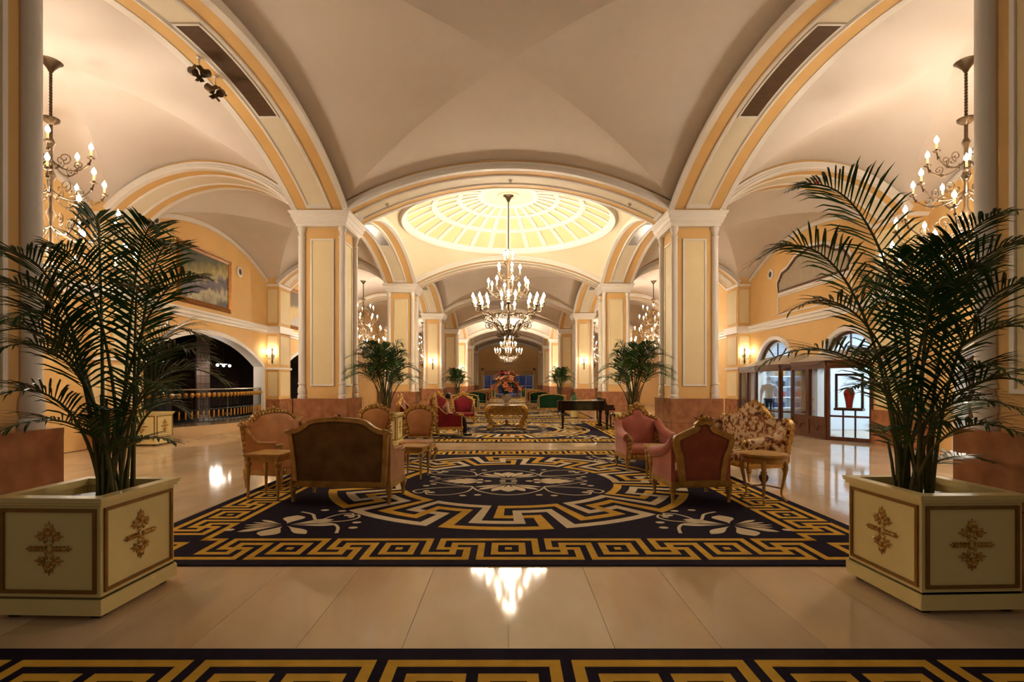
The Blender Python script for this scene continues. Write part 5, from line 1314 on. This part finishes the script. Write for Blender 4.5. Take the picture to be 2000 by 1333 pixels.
# clothes shop: shelving with bags, mannequin, hanging coats
M_MANN = mat('white_mannequin', '#e8e8ec', .35); M_JEAN = mat('blue_jeans', '#1d3460', .8, var=.2, vscale=8); M_SHIRT = mat('white_shirt', '#e8eaf0', .8, var=.05, vscale=6)
shf = thing('shelf_unit', 'white wall shelves with folded goods in the clothes shop', 'shelf', (11.45, 20.75, .004), PI/2)
for k in range(5): MB().box(-.2, .2, -1.55, 1.55, .5+.42*k, .53+.42*k).build('shelf_board', M_SHOPW, shf)
for y in (-1.55, 0, 1.52): MB().box(-.2, .2, y, y+.03, 0, 2.4).build('upright', M_SHOPW, shf)
cols_ = [('red', '#b02a22'), ('orange', '#c86a22'), ('navy', '#1c2748'), ('black', '#15151a'), ('tan', '#9a6a3a'), ('dark blue', '#24386a'), ('mustard', '#b88a2a'), ('wine', '#5a1622')]
rnd = random.Random(8); n_ = 0
BM = [mat('bag_'+c.replace(' ', '_'), h, .5, var=.15, vscale=8) for c, h in cols_]
rank = ['bottom', 'second', 'third', 'fourth', 'top']
for lev in range(5):
    for j in range(4):
        q = (lev*3+j*5) % 8; y = -1.3+.82*j
        bg = thing('handbag', f'{cols_[q][0]} bag on the {rank[lev]} shelf of the clothes shop, {["first","second","third","fourth"][j]} from our side', 'bag', (11.43+y, 20.66, .004+.532+.42*lev), PI/2, 'bags on the shop shelves')
        MB().rbox(-.09, .09, -.17, .17, 0, .22, .03, 2).build('body', BM[q], bg, True)
        MB().tube([(0, .1*math.cos(PI*k/8), .21+.09*math.sin(PI*k/8)) for k in range(9)], .008, 5).build('handle', M_IRON, bg, True)

# third shop, glimpsed behind the right palm
SB = thing('shop_room', 'blue-lit shop interior glimpsed behind the right palm', 'shop interior', (0,0,0), kind='structure')
b = MB(); Y0, Y1 = 5.8, 11.5
M_BLUE = mat('blue_shop_wall', '#5f8fd0', .6, var=.15, vscale=2)
b.add([(12.4,Y0,0),(12.4,Y1,0),(12.4,Y1,3.3),(12.4,Y0,3.3),(X0,Y0,0),(X0,Y0,3.3),(X0,Y1,0),(X0,Y1,3.3)], [(0,3,2,1),(4,5,3,0),(1,2,7,6),(5,7,2,3)]); b.build('blue_wall', M_BLUE, SB)
lp = thing('ceiling_panel', 'cool white ceiling panel in the blue shop behind the right palm', 'lamp', (11.0, 8.65, 3.26), 0)
MB().box(-.75, .75, -.95, .95, 0, .03).build('housing', M_PLAST, lp); MB().box(-.7, .7, -.9, .9, -.012, 0).build('diffuser', M_LAMP, lp)
lamp('panel_light', (0, 0, -.03), K_SHOP*.6, COOL, parent=lp, kind='AREA', size=(1.4, 1.8))
gz = thing('shop_front', 'wood framed shop window behind the right palm', 'shop front', (0,0,0))
glazed(gz, (WX+.2, 6.27), (WX+.2, 11.03), .004, 2.0, 5, False, .6)
MB().box(WX+.12, WX+.28, 6.25, 11.05, 2.0, 2.12).build('head_beam', M_WOOD, gz)
for k, (h_, nm, y) in enumerate((('#c8b832', 'yellow', 10.2), ('#2f6fb8', 'blue', 9.2), ('#4f9a4a', 'green', 8.2))):
    ps = thing('poster_board', f'{nm} poster board standing in the blue shop window', 'poster', (10.4, y, .004), 0)
    MB().box(-.02, .02, -.35, .35, .35, 1.35).build('panel', mat('poster_'+nm, h_, .6, var=.2, vscale=3), ps); MB().box(-.15, .15, -.03, .03, 0, .36).build('stand', M_IRON, ps)
fa = thing('fire_alarm', 'small red fire alarm bell on the right side-aisle arch', 'alarm', (7.49, cy(1)-.02, arcz(7.49-AX, HA)-.003), 0)
M_ALARM = mat('red_alarm', '#b01a14', .4)
MB().lathe([(.06,0),(.06,-.02),(.05,-.03)], 16).build('base', M_PLAST, fa, True); MB().lathe([(.052,-.03),(.05,-.06),(.03,-.08),(.005,-.085)], 16).build('sounder', M_ALARM, fa, True)
# ---------------------------------------------------------------- figures
def skin_mesh(name, verts, edges, radii, m_, parent, root_i=0, sub=2):
    me = bpy.data.meshes.new(name); me.from_pydata(verts, edges, []); me.materials.append(m_)
    o = bpy.data.objects.new(name, me); COL.objects.link(o); o.parent = parent
    md = o.modifiers.new('skin', 'SKIN'); md.use_smooth_shade = True
    for i, r in enumerate(radii):
        sv = me.skin_vertices[0].data[i]; sv.radius = r if isinstance(r, tuple) else (r, r); sv.use_root = (i == root_i)
    s2 = o.modifiers.new('sub', 'SUBSURF'); s2.levels = sub; s2.render_levels = sub
    return o
def head(parent, c, face, hair_m, skin_m, hair=True, r=.1):
    f = Vector(face).normalized(); side = f.cross(Z_).normalized(); c = Vector(c)
    h = MB(); rings = []
    for i in range(13):
        t = i/12; z = -1.18+2.28*t; wdt = math.sqrt(max(0, 1-((z+.04)/1.16)**2))*(1-.18*max(0, -z)); rings.append([])
        for j in range(18):
            a = 2*PI*j/18; d = math.cos(a); bump = 0
            if d > .93 and -.45 < z < .05: bump = .13*(1-abs(z+.28)/.3) if abs(z+.28) < .3 else 0     # nose
            if d > .75 and -.05 < z < .25: bump -= .06                                                # eye sockets
            if d > .85 and -.95 < z < -.6: bump += .05                                                # lips and chin
            rings[-1].append(c + f*(r*.98*wdt*(d+bump)) + side*(r*.78*wdt*math.sin(a)) + Z_*(r*z))
    h.loft(rings, True, True)
    for s_ in (-1, 1): h.ball(c+side*s_*r*.78-f*r*.05-Z_*r*.1, r*.2, 6, 5, .6, .6, 1.3)
    ho = h.build('head', skin_m, parent, True)
    e = MB()
    for s_ in (-1, 1): e.ball(c+f*r*.86+side*s_*r*.32+Z_*r*.1, r*.1, 6, 4)
    e.build('eyes', M_IRON, ho, True)
    if hair:
        hm = MB(); rings = []
        for i in range(9):
            t = i/8; z = -.55+1.72*t; wdt = math.sqrt(max(0.0, 1-(z/1.2)**2)); rings.append([])
            for j in range(18):
                a = 2*PI*j/18; fr = math.cos(a); k = 1.10 if (fr < .35 or z > .55) else .9
                rings[-1].append(c - f*r*.06 + f*(r*1.0*wdt*fr*k) + side*(r*.86*wdt*math.sin(a)*k) + Z_*(r*z))
        hm.loft(rings, True, True); hm.build('hair', hair_m, ho, True)
    return ho
# person seated in the crimson armchair, facing right
pr = thing('person', 'dark-haired person in pale pink top seated in the crimson armchair', 'person', (-1.66, 14.72, FZ+.42), R(-78))
# local frame: +y is the direction faced, z up from the seat
bv_ = [(0,-.12,.10),(0,-.14,.28),(0,-.12,.46),(0,-.09,.58),(.09,0,.09),(.12,.36,.10),(.12,.40,-.18),(.12,.40,-.36),(.12,.50,-.39),(-.09,0,.09),(-.12,.36,.10),(-.12,.40,-.18),(-.12,.40,-.36),(-.12,.50,-.39),
       (.17,-.12,.44),(.21,-.08,.22),(.15,.14,.17),(.11,.24,.17),(-.17,-.12,.44),(-.21,-.08,.22),(-.15,.14,.17),(-.11,.24,.17)]
be = [(0,1),(1,2),(2,3),(0,4),(4,5),(5,6),(6,7),(7,8),(0,9),(9,10),(10,11),(11,12),(12,13),(2,14),(14,15),(15,16),(16,17),(2,18),(18,19),(19,20),(20,21)]
brd = [(.14,.11),(.13,.10),(.15,.10),.05,.085,.062,.05,.036,.03,.085,.062,.05,.036,.03,.05,.042,.034,.028,.05,.042,.034,.028]
body = skin_mesh('body', bv_, be, brd, M_SKIN, pr)
top_i = [0,1,2,14,15,16,18,19,20]; mp = {v: i for i, v in enumerate(top_i)}
infl = lambda r, k: (r[0]+k, r[1]+k) if isinstance(r, tuple) else (r+k, r+k)
skin_mesh('top_garment', [bv_[i] for i in top_i], [(mp[a], mp[b]) for a, b in be if a in mp and b in mp], [infl(brd[i], .012) for i in top_i], M_TOP, pr)
tr_i = [0,4,5,6,7,9,10,11,12]; mp = {v: i for i, v in enumerate(tr_i)}
skin_mesh('trousers', [bv_[i] for i in tr_i], [(mp[a], mp[b]) for a, b in be if a in mp and b in mp], [infl(brd[i], .014) if i else (.15,.12) for i in tr_i], M_TROUS, pr)
for s_ in (-1, 1):
    MB().rbox(s_*.12-.045, s_*.12+.045, .36, .60, -.42, -.35, .03, 3).build('shoe', M_BLACK, pr, True)
    hd = MB(); base = Vector((s_*.11, .24, .17))
    hd.ball(base+Vector((0,.035,0)), .036, 8, 5, .95, 1.2, .5)
    for k in range(4): hd.tube([base+Vector((s_*(-.026+.017*k),.07,0)), base+Vector((s_*(-.026+.017*k),.10+.008*(1.5-abs(k-1.5)),-.008)), base+Vector((s_*(-.026+.017*k),.125+.01*(1.5-abs(k-1.5)),-.028))], [.0085,.008,.006], 6)
    hd.tube([base+Vector((-s_*.03,.03,.0)), base+Vector((-s_*.05,.055,-.005)), base+Vector((-s_*.05,.08,-.015))], [.010,.009,.007], 6)
    hd.build('hand', M_SKIN, pr, True)
head(pr, (0, -.05, .70), (0, 1, -.12), M_HAIR, M_SKIN)
# mannequin in the clothes shop
mn = thing('mannequin', 'white mannequin in a white shirt and blue jeans inside the clothes shop', 'mannequin', (9.22, 18.1, .03), R(150))
mv = [(0,0,.95),(0,0,1.15),(0,0,1.38),(0,0,1.50),(.09,0,.88),(.10,.02,.48),(.10,0,.08),(.10,.10,.03),(-.09,0,.88),(-.10,.02,.48),(-.10,0,.08),(-.10,.10,.03),(.19,0,1.38),(.25,0,1.12),(.26,.08,.88),(.26,.1,.78),(-.19,0,1.38),(-.25,0,1.12),(-.26,.08,.88),(-.26,.1,.78)]
me_ = [(0,1),(1,2),(2,3),(0,4),(4,5),(5,6),(6,7),(0,8),(8,9),(9,10),(10,11),(2,12),(12,13),(13,14),(14,15),(2,16),(16,17),(17,18),(18,19)]
mr = [(.15,.10),(.12,.09),(.16,.10),.05,.085,.058,.04,.035,.085,.058,.04,.035,.055,.042,.03,.025,.055,.042,.03,.025]
skin_mesh('body', mv, me_, mr, M_MANN, mn)
ti = [0,1,2,12,13,16,17]; mp = {v: i for i, v in enumerate(ti)}
skin_mesh('shirt', [mv[i] for i in ti], [(mp[a], mp[b]) for a, b in me_ if a in mp and b in mp], [infl(mr[i], .015) for i in ti], M_SHIRT, mn)
ti = [0,4,5,6,8,9,10]; mp = {v: i for i, v in enumerate(ti)}
skin_mesh('jeans', [mv[i] for i in ti], [(mp[a], mp[b]) for a, b in me_ if a in mp and b in mp], [infl(mr[i], .016) if i else (.16,.11) for i in ti], M_JEAN, mn)
head(mn, (0, .01, 1.63), (0, 1, 0), M_MANN, M_MANN, False)
MB().lathe([(.22,-.026),(.22,-.005),(.02,0)], 20).build('base_plate', M_STEEL, mn, True)
